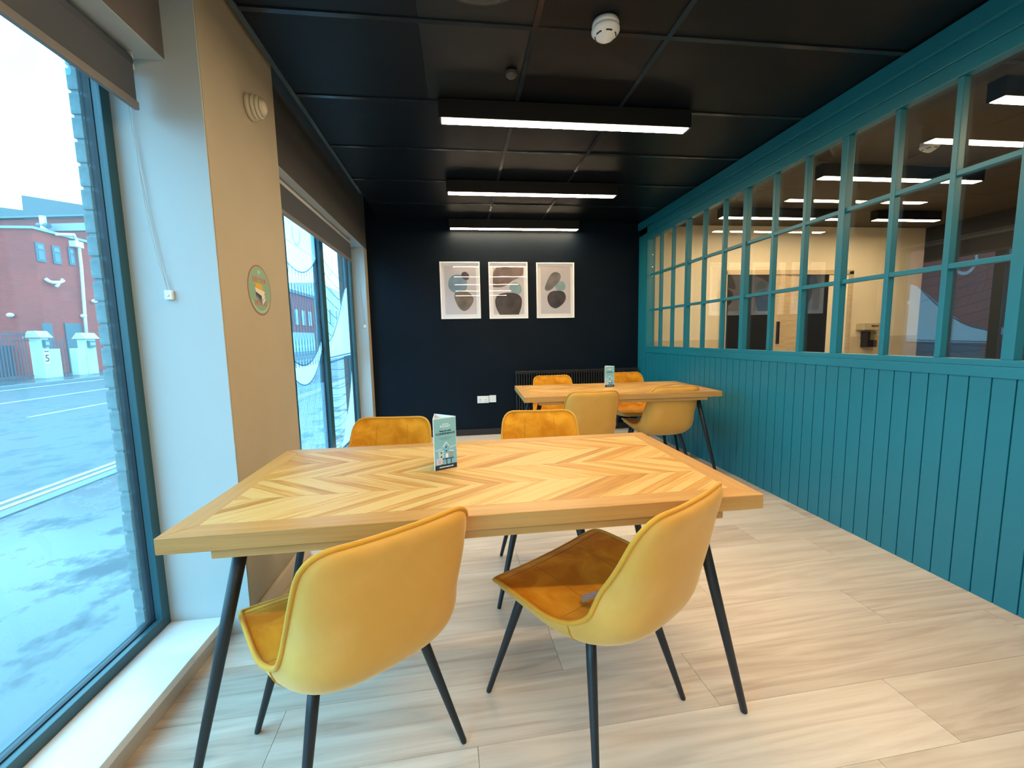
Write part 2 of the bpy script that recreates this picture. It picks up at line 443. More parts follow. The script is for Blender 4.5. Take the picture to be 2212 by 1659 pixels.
dbox('door_leaf', .86, 1.04, 0, 1.86, .03, oak); dbox('door_leaf', 1.06, 1.45, 0, 1.86, .03, darkglass); dbox('door_leaf', 1.45, 1.72, 0, 1.86, .035, cream2)
dbox('door_handle', .74, .765, 1.0, 1.28, .07, dark_pl, d0=-.04)
# dispensers on the far wall
t = thing('towel_dispenser', 'cream paper dispenser on the far wall behind the partition glass', 'dispenser', (5.3, D-.004, 1.15))
box('body', -.15, .15, -.12, 0, 0, .09, mat('cream plastic', (.55, .46, .30), .4), t, .01)
box('slot', -.05, .05, -.125, -.118, .045, .06, dark_pl, t)
t = thing('soap_dispenser', 'small black soap dispenser under the cream paper dispenser', 'dispenser', (5.3, D-.004, .93))
box('body', -.07, .07, -.1, 0, 0, .09, dark_pl, t, .008); box('side_plate', -.07, -.035, -.1, 0, .09, .2, dark_pl, t); box('tank', -.035, .06, -.09, 0, .09, .2, mat('smoky tank', (.2, .17, .08), .2), t, .01)

# ------------------------------------------------------------------ linear lights
tube_m = mat('lit diffuser', (1, 1, 1), .5, emit=TUBE, estr=TUBE_STRENGTH)
house_m = mat('black lamp housing', (.006, .006, .006), .5)
def make_light():
    t = thing('linear_light', 'x', 'light', (0, 0, C), 0)
    box('housing', -.73, .73, -.04, .04, -.098, 0, house_m, t, .003)
    box('diffuser', -.72, .72, -.033, .033, -.1005, -.098, tube_m, t)
    box('end_cap', -.735, -.73, -.04, .04, -.1, 0, house_m, t); box('end_cap', .73, .735, -.04, .04, -.1, 0, house_m, t)
    return t
L0 = make_light()
spots = [(.665, 2.52, 'black linear ceiling light nearest to the camera, glowing warm white', 1),
         (.672, 3.71, 'middle black linear ceiling light, between the nearest light and the one by the pictures', 1),
         (.665, 4.86, 'farthest black linear ceiling light, right above the three pictures', 1),
         (.665, 1.33, 'linear ceiling light above the near table, cut off by the top edge', 0), (.665, .1, 'linear ceiling light straight above the camera', 0), (.665, -1.2, 'linear ceiling light a little behind the camera', 0), (.665, -2.4, 'rearmost linear ceiling light, far behind the camera', 0)]
for i, (x, y, lab, vis) in enumerate(spots):
    o = L0 if i == 0 else copy_tree(L0)
    o.location = (x, y, C); o['label'] = lab; o['group'] = 'linear lights of the dining room' if vis else 'linear lights behind the camera'
for x, y, lab in [(3.6, 2.05, 'linear light seen through the partition glass at the upper right corner'), (3.6, 3.16, 'long white linear light seen through the upper partition panes'), (3.49, 4.28, 'linear light seen through the glass low over the cream wall'), (4.98, 4.28, 'short stretch of linear light behind glass, right of the low one'), (3.6, .9, 'linear light of the neighbouring room level with the camera, out of sight'), (3.6, -.6, 'linear light of the neighbouring room behind the camera, out of sight')]:
    o = copy_tree(L0); o.location = (x, y, C-.004); o['label'] = lab; o['group'] = 'linear lights of the neighbouring room'
    if x == 4.98: o.scale = (.55, 1, 1)

# ------------------------------------------------------------------ detectors, diffuser
def detector(name, label, loc, s, m, dark, down=True):
    t = thing(name, label, 'detector', loc)
    bm = bmesh.new(); lathe(bm, [(0, 0), (.052*s, 0), (.054*s, -.012*s), (.052*s, -.02*s), (0, -.02*s)]); bmo('base', bm, m, t, True)
    bm = bmesh.new(); lathe(bm, [(0, -.018*s), (.05*s, -.02*s), (.056*s, -.026*s), (.056*s, -.034*s), (.047*s, -.045*s), (.036*s, -.054*s), (.034*s, -.056*s), (.02*s, -.064*s), (.012*s, -.070*s), (0, -.072*s)]); bmo('cover', bm, m, t, True)
    if dark:
        for k in range(6):
            a0 = k*pi/3+.25; pts = []
            bm = bmesh.new()
            atube(bm, [((.0405*s)*math.cos(a0+j*.12), (.0405*s)*math.sin(a0+j*.12), -.0508*s) for j in range(6)], .0028*s, 6)
            bmo('vent_slot', bm, dark_pl, t, True)
    return t
detector('smoke_detector', 'white smoke detector with dark vent slots on the black ceiling', (.655, 1.86, C), 1.05, white_pl, True)
detector('smoke_detector', 'white smoke detector seen through the top row of partition glass', (3.32, 2.73, C-.004), 1.0, white_pl, True)
detector('ceiling_sensor', 'small grey sensor painted over on the ceiling, before the nearest light', (.30, 2.22, C), .5, mat('grey sensor paint', (.06, .058, .055), .5), False)
t = thing('air_diffuser', 'round black air diffuser in the ceiling at the top edge of the photo', 'vent', (.12, 1.60, C))
for k, rr in enumerate((.21, .16, .11, .06)):
    bm = bmesh.new(); lathe(bm, [(rr, -.001), (rr, -.006-.003*k), (rr-.035, -.016-.003*k), (rr-.04, -.012)], 40); bmo('ring', bm, mat('black vent paint', (.03, .032, .032), .35), t, True)
# round alarm on the column
t = thing('wall_alarm', 'ribbed cream alarm sounder high on the beige column', 'alarm', (LC, 2.045, 2.155))
M_ = Matrix.Rotation(pi/2, 4, 'Y')
for k, (r0, r1, h0, h1) in enumerate([(.052, .05, 0, .02), (.05, .047, .022, .036), (.046, .042, .038, .050), (.038, .022, .052, .066)]):
    bm = bmesh.new(); lathe(bm, [(0, h0), (r0*.93, h0), (r0, h0+.003), (r1, h1-.003), (r1*.9, h1), (0, h1)], 28, M_); bmo('ring' if k < 3 else 'dome', bm, mat('cream alarm plastic', (.6, .54, .42), .45), t, True)

# ------------------------------------------------------------------ round sticker on the column
def stk():
    cy, cz, r = 1.999, 1.378, .108
    t = thing('wall_sticker', 'round green sticker reading KEEP YOUR DISTANCE over a stack of books', 'sticker', (LC, cy, cz))
    def ds(n, pts, m, d): 
        bm = bmesh.new(); poly(bm, pts, 0, d, 'yz'); return bmo(n, bm, m, t)
    ds('rim', disc_pts(0, 0, r, n=48), mat('sticker rust rim', (.33, .07, .04), .5), .0008)
    ds('face', disc_pts(0, 0, r*.95, n=48), mat('sticker sage green', (.20, .36, .26), .5), .0012)
    red = mat('sticker red ink', (.55, .10, .06), .5)
    M = basis((.0013, 0, .043), (0, 1, 0), (0, 0, 1)); text('lettering', 'KEEP YOUR', .028, M, red, t, .0006, wide=.125)
    M = basis((.0013, 0, -.056), (0, 1, 0), (0, 0, 1)); text('lettering', 'DISTANCE', .028, M, red, t, .0006, wide=.115)
    ds('printed_book', [(-.045, .03), (.02, .028), (.035, .002), (-.035, .008)], mat('ink ochre', (.62, .36, .01), .5), .0016)
    ds('printed_book', [(-.047, .012), (-.036, .008), (.04, -.001), (.043, -.004), (.036, -.016), (.01, -.022), (-.04, -.008)], mat('ink pale page', (.7, .68, .6), .5), .0015)
    ds('printed_book', [(-.043, -.009), (.01, -.022), (.01, -.042), (-.04, -.022)], mat('ink maroon', (.10, .01, .03), .5), .0017)
    ds('printed_book', [(.01, -.022), (.038, -.016), (.042, -.024), (.012, -.042)], MATS['ink pale page'], .0018)
    ds('printed_book', [(-.045, -.016), (.012, -.046), (.014, -.062), (-.04, -.03)], mat('ink blue', (.05, .2, .33), .5), .0017)
    ds('printed_book', [(.012, -.046), (.044, -.027), (.044, -.038), (.015, -.062)], MATS['ink pale page'], .0018)
    M = basis((.0013, .0, .078), (0, 1, 0), (0, 0, 1))
    ds('printed_mark', [(-.012, .070), (.014, .070), (.014, .086), (-.012, .086)], mat('ink pale green', (.35, .5, .4), .5), .0015)
    ds('printed_arc', disc_pts(0, 0, .097, n=20, a0=-pi*.85, a1=-pi*.15) + disc_pts(0, 0, .088, n=20, a0=-pi*.15, a1=-pi*.85), MATS['ink pale green'], .0014)
stk()

# ------------------------------------------------------------------ windows
glass_w = glassmat('window glass', (.93, .97, .99), 1.45, 0, .8, haze=.03)
def window(name, X, ys, z0, z1, fw, ybars):
    """frame inner face at X, panes between bars"""
    t = struct(thing(name, None, None, (0, 0, 0)))
    ya, yb = ys
    bars = [ya+fw/2] + ybars + [yb-fw/2]
    for k, b in enumerate(bars):
        box('window_frame', X-.012, X, b-fw/2, b+fw/2, z0, z1, alu, t, .002)           # inner face
        box('window_frame', X-.05, X-.012, b-fw*.36, b+fw*.36, z0, z1, alu, t)
        box('gasket', X-.054, X-.03, b-fw*.42, b+fw*.42, z0, z1, alu_dark, t)
        box('window_frame', X-.065, X-.054, b-fw/2, b+fw/2, z0, z1, alu, t, .002)
    for b0, b1 in zip(bars, bars[1:]):
        for zz0, zz1 in ((z0, z0+.038), (z1-.05, z1)):
            box('window_frame', X-.012, X, b0+fw/2, b1-fw/2, zz0, zz1, alu, t, .002)
            box('window_frame', X-.05, X-.012, b0+fw*.36, b1-fw*.36, zz0, zz1-.006, alu, t)
            box('gasket', X-.054, X-.03, b0, b1, zz0, zz1-.002, alu_dark, t)
            box('window_frame', X-.065, X-.054, b0+fw/2, b1-fw/2, zz0, zz1, alu, t, .002)
        box('pane', X-.044, X-.040, b0, b1, z0, z1, glass_w, t)
    return t
w1 = window('window_1', -1.15, (-1.6, J1-.004), SILL, SOF1, .042, [.42])
w2 = window('window_2', G2+.005, (C2-.02, J2-.002), SILL, SOF2, .095, [3.0, 3.80])

# vinyl graphics on the windows
frost = filmmat('frosted vinyl', (.55, .75, .85), .55)
frost2 = filmmat('blue vinyl', (.30, .62, .75), .5)
line_m = filmmat('dark blue vinyl line', (.03, .12, .2), .85)
line_l = filmmat('pale vinyl line', (.75, .88, .95), .8)
def pface(bm, pts, X):
    vs_ = [bm.verts.new((X, a, b)) for a, b in pts]; bm.faces.new(vs_); bmesh.ops.triangulate(bm, faces=bm.faces[:])
def arc_strip(bm, X, c, r0, r1, a0, a1, n=24, ry=1.0):
    V = []
    for i in range(n+1):
        a = a0+(a1-a0)*i/n
        V.append([bm.verts.new((X, c[0]+r*math.cos(a), c[1]+r*math.sin(a)*ry)) for r in (r0, r1)])
    for a, b in zip(V, V[1:]): bm.faces.new((a[0], a[1], b[1], b[0]))
X1 = -1.187
t = thing('window_lettering', 'pale blue vinyl ring and dot lettering high on the near window', 'lettering', (0, 0, 0))
bm = bmesh.new(); arc_strip(bm, X1, (1.33, 2.02), .105, .155, 0, 2*pi, 40); bmo('letter_ring', bm, frost2, t)
bm = bmesh.new(); arc_strip(bm, X1, (1.566, 2.018), 0.0005, .024, 0, 2*pi, 24); bmo('letter_dot', bm, frost2, t)
X2 = G2+.005-.0385
def ln(bm, pts, wd, X=None):
    """flat ribbon through (y,z) points"""
    X = X or X2
    V = []
    for i, p in enumerate(pts):
        a = Vector(pts[max(i-1, 0)]); b = Vector(pts[min(i+1, len(pts)-1)]); d = (b-a).normalized(); n = Vector((-d.y, d.x))*wd/2
        V.append((bm.verts.new((X, p[0]+n.x, p[1]+n.y)), bm.verts.new((X, p[0]-n.x, p[1]-n.y))))
    for a, b in zip(V, V[1:]): bm.faces.new((a[0], a[1], b[1], b[0]))
t = thing('window_graphic', 'frosted vinyl with crossing line lattice on the left pane of the far window', 'window graphic', (0, 0, 0))
ya, yb = 2.38, 3.035; yc = 2.69
def arcz(y, zlow, rise, half=.30): return zlow + rise*((y-yc)/half)**2
N_ = 16; ysn = [ya+(yb-ya)*i/N_ for i in range(N_+1)]
bm = bmesh.new()
pface(bm, [(y, min(1.84, arcz(y, 1.569, .10))) for y in ysn] + [(yb, 1.86), (ya, 1.86)], X2-.0004); bmo('frosted_field', bm, frost, t)
bm = bmesh.new(); ln(bm, [(y, arcz(y, 1.565, .10)) for y in ysn], .010); bmo('arc_line', bm, line_m, t)
bm = bmesh.new()
for k in range(-7, 8):
    yt = yc+k*.048
    for sgn in (-1, 1):
        pts = []
        for i in range(13):
            f = i/12; z = 1.0+(arcz(min(max(yt, ya), yb), 1.565, .10)-1.0)*f
            sp = .5+.5*abs(2*f-.9)
            y = yc+(k*.048)*(1.0) + sgn*(.5-abs(f-.5))*.11
            pts.append((min(max(y, ya), yb), z))
        ln(bm, pts, .0075, X2-.0002)
bmo('lattice_line', bm, line_m, t)['kind'] = 'stuff'
bm = bmesh.new()
pface(bm, [(y, 1.006+.12*((y-yc)/.3)**2) for y in ysn[::-1]] + [(y, .894+.16*((y-yc)/.3)**2) for y in ysn], X2-.0004); bmo('frosted_crescent', bm, filmmat('white frosted vinyl', (.75, .87, .93), .8), t)
bm = bmesh.new(); ln(bm, [(y, .888+.16*((y-yc)/.3)**2) for y in ysn], .006); ln(bm, [(y, 1.008+.12*((y-yc)/.3)**2) for y in ysn], .008); bmo('arc_line', bm, line_m, t)
bm = bmesh.new()
for k in range(-14, 15):
    pts = []
    for i in range(15):
        f = i/14; z = .89+.16*((k*.021)/.3)**2 + (.13-.9)*f
        pts.append((min(max(yc+k*.0215+.006*math.sin(f*18+k), ya), yb), z))
    ln(bm, pts, .005, X2-.0002)
bmo('fine_line', bm, line_m, t)['kind'] = 'stuff'
bm = bmesh.new(); pface(bm, [(ya, .13), (yb, .13), (yb, .87), (yc, .89), (ya, .9)], X2-.0010); bmo('frosted_field', bm, filmmat('thin frost', (.5, .7, .8), .3), t)
bm = bmesh.new(); arc_strip(bm, X2-.0006, (2.70, 1.79), .05, .066, pi*.9, 2.1*pi, 20, 1.2); ln(bm, [(ya, 1.725), (yb, 1.70)], .006, X2-.0006); bmo('letter_arc', bm, line_l, t)
t = thing('window_graphic', 'frosted vinyl with sweeping arcs on the right pane of the far window', 'window graphic', (0, 0, 0))
ya, yb = 3.118, 3.84
def edge_y(z): # sweeping edge of the frosted field
    f = (z-1.126)/(1.56-1.126); return 3.118 + (3.70-3.118)*max(0, f)**.62
zz = [1.126+(1.56-1.126)*i/12 for i in range(13)]
bm = bmesh.new(); pface(bm, [(edge_y(z), z) for z in zz] + [(yb, 1.60), (yb, 1.03), (ya, 1.02)], X2-.0004); bmo('frosted_field', bm, MATS['white frosted vinyl'], t)
bm = bmesh.new(); ln(bm, [(edge_y(z), z) for z in zz], .008); ln(bm, [(ya, 1.03), (yb, 1.045)], .010); ln(bm, [(ya, .995), (yb, 1.02)], .012); bmo('arc_line', bm, line_m, t)
bm = bmesh.new()
for k in range(9):
    z0 = 1.74-.085*k; pts = []
    for i in range(9):
        y = 3.12+i*.075; z = z0-.10*math.sin(min(1, i/8)*pi*.55)+.0*i
        if y <= edge_y(z)+.02 or z > 1.5: pts.append((y, z))
    if len(pts) > 2: ln(bm, pts, .0065, X2-.0002)
for k in range(7):
    ln(bm, [(3.12+.03*k, 1.66-.02*k), (3.12+.09*k, 1.3+.02*k)], .004, X2-.0002)
for k in range(12):
    z0 = .96-.07*k; ym = 3.80-.05*k
    ln(bm, [(3.12+(ym-3.12)*i/6, z0-.035*math.sin(i/6*pi*.8)) for i in range(7)], .004, X2-.0002)
bmo('sweeping_line', bm, line_m, t)['kind'] = 'stuff'
bm = bmesh.new(); pface(bm, [(3.82-.0*i, .98) if i == 0 else (3.82-.68*(i/10)**1.5, .98-.85*i/10) for i in range(11)] + [(3.84, .13)], X2-.0004); bmo('frosted_field', bm, MATS['white frosted vinyl'], t)
bm = bmesh.new(); arc_strip(bm, X2-.0006, (3.33, 1.75), .07, .09, pi*.9, 2.1*pi, 20, 1.4); bmo('letter_arc', bm, line_l, t)

K2 = 1.2419
for ob in [o for o in COL.objects if o.parent and o.parent.get('category') == 'window graphic']:
    for v in ob.data.vertices:
        v.co.x = -1.158 + (v.co.x - X2); v.co.y = min(v.co.y*K2, 4.70); v.co.z = max(.125, CH+(v.co.z-CH)*K2)
# roller blinds
fab = mat('grey blind fabric', (.088, .098, .118), .85, bump=(700, .15))
def blind(label, X, y0, y1, ztop, zbot, chain_y, side_y, zc, dd):
    t = thing('roller_blind', label, 'blind', (X, y1, ztop))
    def b2(n, *a, **k): 
        o = box(n, a[0]-X, a[1]-X, a[2]-y1, a[3]-y1, a[4]-ztop, a[5]-ztop, a[6], t, *(a[7:] or ())); return o
    tube('roller', [(0, y0-y1, -.03), (0, 0, -.03)], .024, fab if y1 < 2 else mat('white roller tube', (.55, .56, .58), .5), t, 14)
    b2('blind_fabric', X+.018, X+.0205, y0, y1, zbot, ztop-.03, fab)
    b2('bottom_bar', X+.012, X+.027, y0, y1, zbot-.004, zbot+.022, mat('grey blind hem', (.2, .19, .19), .6), .003)
    b2('bracket', X-.02, X+.02, y1, y1+.006, ztop-.055, ztop, white_pl)
    return t
blind('grey roller blind rolled low over the near window', -1.06, -1.5, 1.642, SOF1-.005, 1.935, 0, 0, 0, 0)
blind('grey roller blind at the head of the far window', -1.06, 2.33, 4.47, SOF2-.003, 1.93, 0, 0, 0, 0)
def chain(label, yw, xs, ztop, zbot, yoff):
    t = thing('blind_chain', label, 'cord', (xs[1], yw, zbot))
    a, b = xs
    P1 = [(a + (b-a)*((i/14)**1.6) - b, -.008, (ztop-zbot)*(1-i/14)) for i in range(15)]
    P2 = [((a+.012) + (b+.004-a-.012)*((i/14)**3.2) - b, -.012, (ztop-zbot)*(1-i/14)) for i in range(15)]
    for P in (P1, P2): tube('cord', P, .0012, mat('pale chain', (.5, .55, .55), .4), t, 6)
    bm = bmesh.new(); abox(bm, -.012, .014, -.014, 0, -.022, .012, .005); bmo('cleat', bm, white_pl, t, False)
    bm = bmesh.new(); lathe(bm, [(0, 0), (.005, 0), (.005, .003), (0, .003)], 12, Matrix.Translation((0, -.014, -.006)) @ Matrix.Rotation(pi/2, 4, 'X')); bmo('screw', bm, white_pl, t)
chain('beaded blind chain held by a white cleat on the near reveal', J1-.006, (-1.09, -1.027), 2.02, 1.333, 0)
chain('thin blind cord and white cleat on the reveal of the far window', J2-.005, (-1.06, -1.02), 2.0, 1.31, 0)

# ------------------------------------------------------------------ pictures
def picture(x0, x1, z0, z1, label, shapes):
    t = thing('framed_picture', label, 'picture', ((x0+x1)/2, D, (z0+z1)/2), 0, 'framed pebble prints')
    w_, h_ = (x1-x0)/2, (z1-z0)/2
    fm = mat('white picture frame', (.95, .93, .93), .4)
    for a in ((-w_, w_, h_-.012, h_), (-w_, w_, -h_, -h_+.012), (-w_, -w_+.012, -h_+.012, h_-.012), (w_-.012, w_, -h_+.012, h_-.012)):
        box('frame_bar', a[0], a[1], -.022, -.001, a[2], a[3], fm, t, .001)
    box('mount', -w_+.012, w_-.012, -.010, -.001, -h_+.012, h_-.012, mat('white mount card', (.93, .91, .93), .8), t)
    box('print_paper', -w_+.05, w_-.045, -.0115, -.010, -h_+.05, h_-.05, mat('lilac grey print', (.66, .62, .65), .8), t)
    for k, (pts, mt) in enumerate(shapes):
        bm = bmesh.new(); poly(bm, pts, -.0122-.0004*k, -.0115, 'xz'); bmo('printed_pebble', bm, mt, t)
    box('glazing', -w_+.012, w_-.012, -.0165, -.015, -h_+.012, h_-.012, glassmat('picture glazing', (1, 1, 1), 1.5, 0.0, 1.0), t)
    return t
def smoothp(pts, it=3):
    for _ in range(it):
        o = []
        for i in range(len(pts)):
            a, b = pts[i], pts[(i+1) % len(pts)]
            o += [(a[0]*.75+b[0]*.25, a[1]*.75+b[1]*.25), (a[0]*.25+b[0]*.75, a[1]*.25+b[1]*.75)]
        pts = o
    return pts
def wc(name, c, am=.45, sc=7): return mat(name, c, .8, noise=(sc, am, (1, 1, 1)))
blue_w = wc('watercolour blue', (.25, .36, .45), .25); brown_w = wc('watercolour brown', (.20, .16, .13)); dark_w = wc('watercolour charcoal', (.07, .06, .065), .5); mauve_w = wc('watercolour mauve', (.14, .10, .12)); grey_w = wc('watercolour grey', (.24, .22, .23), .4); aqua_w = wc('watercolour aqua', (.30, .45, .48), .2); rose_w = wc('watercolour rose brown', (.26, .19, .18), .5, 5)
def P3(x0, x1, z0, z1, px, w_px, h_px):  # crop pixel polygon -> local
    return lambda L_: smoothp([((x-px[0])/w_px*(x1-x0)-(x1-x0)/2, (z1-z0)/2-(y-px[1])/h_px*(z1-z0)) for x, y in L_])
f = P3(-.19, .26, 1.375, 2.017, (275, 352), 490, 690)
picture(-.193, .260, 1.376, 2.017, 'left white framed print with a blue pebble and a brown pebble', [
    (f([(370, 600), (400, 530), (480, 500), (580, 520), (610, 600), (600, 690), (520, 735), (430, 725), (375, 670)]), blue_w),
    (f([(535, 490), (580, 465), (635, 500), (635, 560), (590, 580), (540, 545)]), mauve_w),
    (f([(445, 730), (500, 695), (600, 700), (680, 770), (680, 840), (620, 920), (560, 955), (500, 920), (460, 840), (440, 780)]), brown_w)])
f = P3(.36, .815, 1.37, 2.013, (868, 362), 466, 676)
picture(.361, .814, 1.370, 2.013, 'middle white framed print with a large striped brown shape and dark pebble', [
    (f([(980, 415), (1285, 415), (1285, 415), (1285, 510), (1230, 550), (1150, 580), (1080, 640), (1000, 665), (918, 655), (918, 655), (918, 500), (940, 450)]), rose_w),
    (f([(1105, 670), (1130, 610), (1190, 595), (1250, 630), (1268, 700), (1230, 750), (1140, 740)]), aqua_w),
    (f([(935, 800), (980, 740), (1100, 720), (1220, 740), (1265, 800), (1255, 900), (1220, 990), (1220, 990), (990, 990), (990, 990), (945, 900)]), dark_w)])
f = P3(.919, 1.37, 1.369, 2.008, (1440, 365), 455, 665)
picture(.919, 1.370, 1.369, 2.008, 'right white framed print with a slanted grey pebble on a black pebble', [
    (f([(1660, 640), (1700, 590), (1760, 580), (1795, 640), (1780, 700), (1680, 700)]), aqua_w),
    (f([(1535, 670), (1560, 600), (1610, 500), (1670, 468), (1735, 500), (1730, 570), (1670, 640), (1600, 700), (1550, 700)]), grey_w),
    (f([(1560, 780), (1600, 710), (1700, 695), (1770, 710), (1798, 770), (1780, 840), (1710, 900), (1660, 920), (1590, 880)]), dark_w)])

# ------------------------------------------------------------------ sockets and radiator on the back wall
t = thing('wall_socket', 'white double wall socket on the dark wall, left of the pair', 'socket', (.258, D, .425))
box('plate', -.068, .068, -.01, 0, -.042, .042, white_pl, t, .003)
for sx in (-.035, .035):
    box('rocker_switch', sx-.008, sx+.008, -.014, -.01, .012, .03, white_pl, t, .001)
    for (a, b, c_, d_) in ((-.0035, .0035, -.006, .004), (-.014, -.007, -.026, -.02), (.007, .014, -.026, -.02)): box('pin_hole', sx+a, sx+b, -.0105, -.0098, c_, d_, dark_pl, t)
t = thing('wall_socket', 'white single switched outlet plate on the dark wall, right of the pair', 'socket', (.372, D, .43))
box('plate', -.041, .041, -.01, 0, -.042, .042, white_pl, t, .003); box('rocker_switch', -.015, .015, -.014, -.01, -.01, .012, white_pl, t, .002)
t = thing('radiator', 'long black column radiator on the dark wall behind the far table', 'radiator', (.64, D-.036, .20))
rm = mat('black radiator enamel', (.012, .013, .015), .3)
box('header_tube', 0, 1.50, -.05, 0, .0, .035, rm, t, .008); box('header_tube', 0, 1.50, -.05, 0, .52, .555, rm, t, .008)
rb = None
for k in range(50):
    x = .012+k*.0302
    if rb is None:
        rb = box('fin', -.007, .007, -.058, .004, .03, .53, mat('radiator fin enamel', (.022, .023, .025), .28), t, .003); rb.location = (x, 0, 0)
    else:
        o = rb.copy(); COL.objects.link(o); o.location = (x, 0, 0)
box('bracket', .05, .08, 0, .03, .1, .14, rm, t); box('bracket', 1.4, 1.43, 0, .03, .1, .14, rm, t)

# ------------------------------------------------------------------ tables
board = wood('mango wood strip', [(.12, (.17, .06, .014)), (.42, (.35, .155, .03)), (.62, (.46, .21, .04)), (.85, (.54, .29, .07)), (1.0, (.60, .38, .13))], grain=(2.8, 42, 42), rough=.45, fine=.75, spec=.35, coat=.06, var=.62)
border = wood('mango wood border', [(.2, (.33, .145, .034)), (.5, (.45, .225, .058)), (.95, (.54, .305, .095))], grain=(1.6, 26, 26), rough=.4, fine=.4, spec=.45, coat=.1)
TW, TD, TH = 1.504, .766, .7165
def make_table():
    t = thing('dining_table', 'x', 'table')
    hw, hd = TW/2, TD/2
    top = box('tabletop', -hw+.004, hw-.004, -hd+.004, hd-.004, TH-.038, TH-.004, border, t, .002)
    bw = .062
    # mitred border planks
    for n, pts in enumerate([[(-hw, -hd), (hw, -hd), (hw-bw, -hd+bw), (-hw+bw, -hd+bw)], [(-hw, hd), (-hw+bw, hd-bw), (hw-bw, hd-bw), (hw, hd)]]):
        bm = bmesh.new(); poly(bm, pts, TH-.040, TH, 'xy'); bmesh.ops.bevel(bm, geom=bm.edges[:], offset=.0015, segments=1, affect='EDGES'); bmo('border_plank', bm, border, top)
    for s in (-1, 1):
        # built along local x then turned so the grain runs along the plank
        pts = [(-hd, 0), (hd, 0), (hd-bw, bw), (-hd+bw, bw)]
        bm = bmesh.new(); poly(bm, pts, TH-.040, TH, 'xy'); bmesh.ops.bevel(bm, geom=bm.edges[:], offset=.0015, segments=1, affect='EDGES')
        o = bmo('border_plank', bm, border, top); o.location = (s*hw, 0, 0); o.rotation_euler = (0, 0, s*pi/2)
    ix, iy = hw-bw, hd-bw
    nb = 4; bh = 2*iy/nb; slope = 1.38; sp = .047
    for b in range(nb):
        y0 = -iy+b*bh; up = (b % 2 == 0)
        dx = bh*slope
        x = -ix-dx
        while x < ix+dx:
            # parallelogram
            if up: q = [(x, y0), (x+sp-.0008, y0), (x+sp-.0008+dx, y0+bh-.0008), (x+dx, y0+bh-.0008)]
            else: q = [(x+dx, y0), (x+dx+sp-.0008, y0), (x+sp-.0008, y0+bh-.0008), (x, y0+bh-.0008)]
            # clip to inner rectangle in x
            for sgn, lim in ((1, -ix), (-1, ix)):
                o_ = []
                for i in range(len(q)):
                    a, c = q[i], q[(i+1) % len(q)]
                    ia, ic = sgn*(a[0]-lim) >= 0, sgn*(c[0]-lim) >= 0
                    if ia: o_.append(a)
                    if ia != ic:
                        f_ = (lim-a[0])/(c[0]-a[0]); o_.append((lim, a[1]+f_*(c[1]-a[1])))
                q = o_
                if len(q) < 3: break
            x += sp
            if len(q) < 3: continue
            ar = abs(sum(q[i][0]*q[(i+1) % len(q)][1]-q[(i+1) % len(q)][0]*q[i][1] for i in range(len(q))))/2
            if ar < 4e-5: continue
            cx = sum(p_[0] for p_ in q)/len(q); cy = sum(p_[1] for p_ in q)/len(q)
            an = math.atan2(bh, dx) if up else math.atan2(-bh, dx)
            cc, ss = math.cos(-an), math.sin(-an)
            ql = [((a-cx)*cc-(c-cy)*ss, (a-cx)*ss+(c-cy)*cc) for a, c in q]
            bm = bmesh.new(); poly(bm, ql, -.004, 0, 'xy')
            o = bmo('strip', bm, board, top); o.location = (cx, cy, TH-random.uniform(0, .0005)); o.rotation_euler = (0, 0, an)
    ax, ay = hw-.11, hd-.012
    box('apron', -ax, ax, -ay, -ay+.02, TH-.064, TH-.038, border, t, .001); box('apron', -ax, ax, ay-.02, ay, TH-.064, TH-.038, border, t, .001)
    box('apron', -ax, -ax+.02, -ay+.02, ay-.02, TH-.064, TH-.038, border, t); box('apron', ax-.02, ax, -ay+.02, ay-.02, TH-.064, TH-.038, border, t)
    for sx in (-1, 1):
        for sy in (-1, 1):
            tp = Vector((sx*.615, sy*.265, TH-.04)); ft = Vector((sx*.775, sy*.315, .0))
            tube('leg', [tp, tp.lerp(ft, .5), ft+(tp-ft)*.01, ft], [.0175, .0145, .0105, .0095], black_metal, t, 16)
            bm = bmesh.new(); abox(bm, tp.x-.035, tp.x+.035, tp.y-.035, tp.y+.035, TH-.045, TH-.038, .002); bmo('mounting_plate', bm, black_metal, t)
    return t
T1 = make_table(); T1.location = (.0498, 1.387, 0); T1.rotation_euler = (0, 0, .005)
T1['label'] = 'large near dining table with chevron strip wood top and black splayed legs'
T2 = copy_tree(T1); T2.location = (1.22, 3.342, 0); T2.rotation_euler = (0, 0, -.038)
T2['label'] = 'far dining table with chevron wood top beside the teal partition'
T1['group'] = T2['group'] = 'chevron top dining tables'

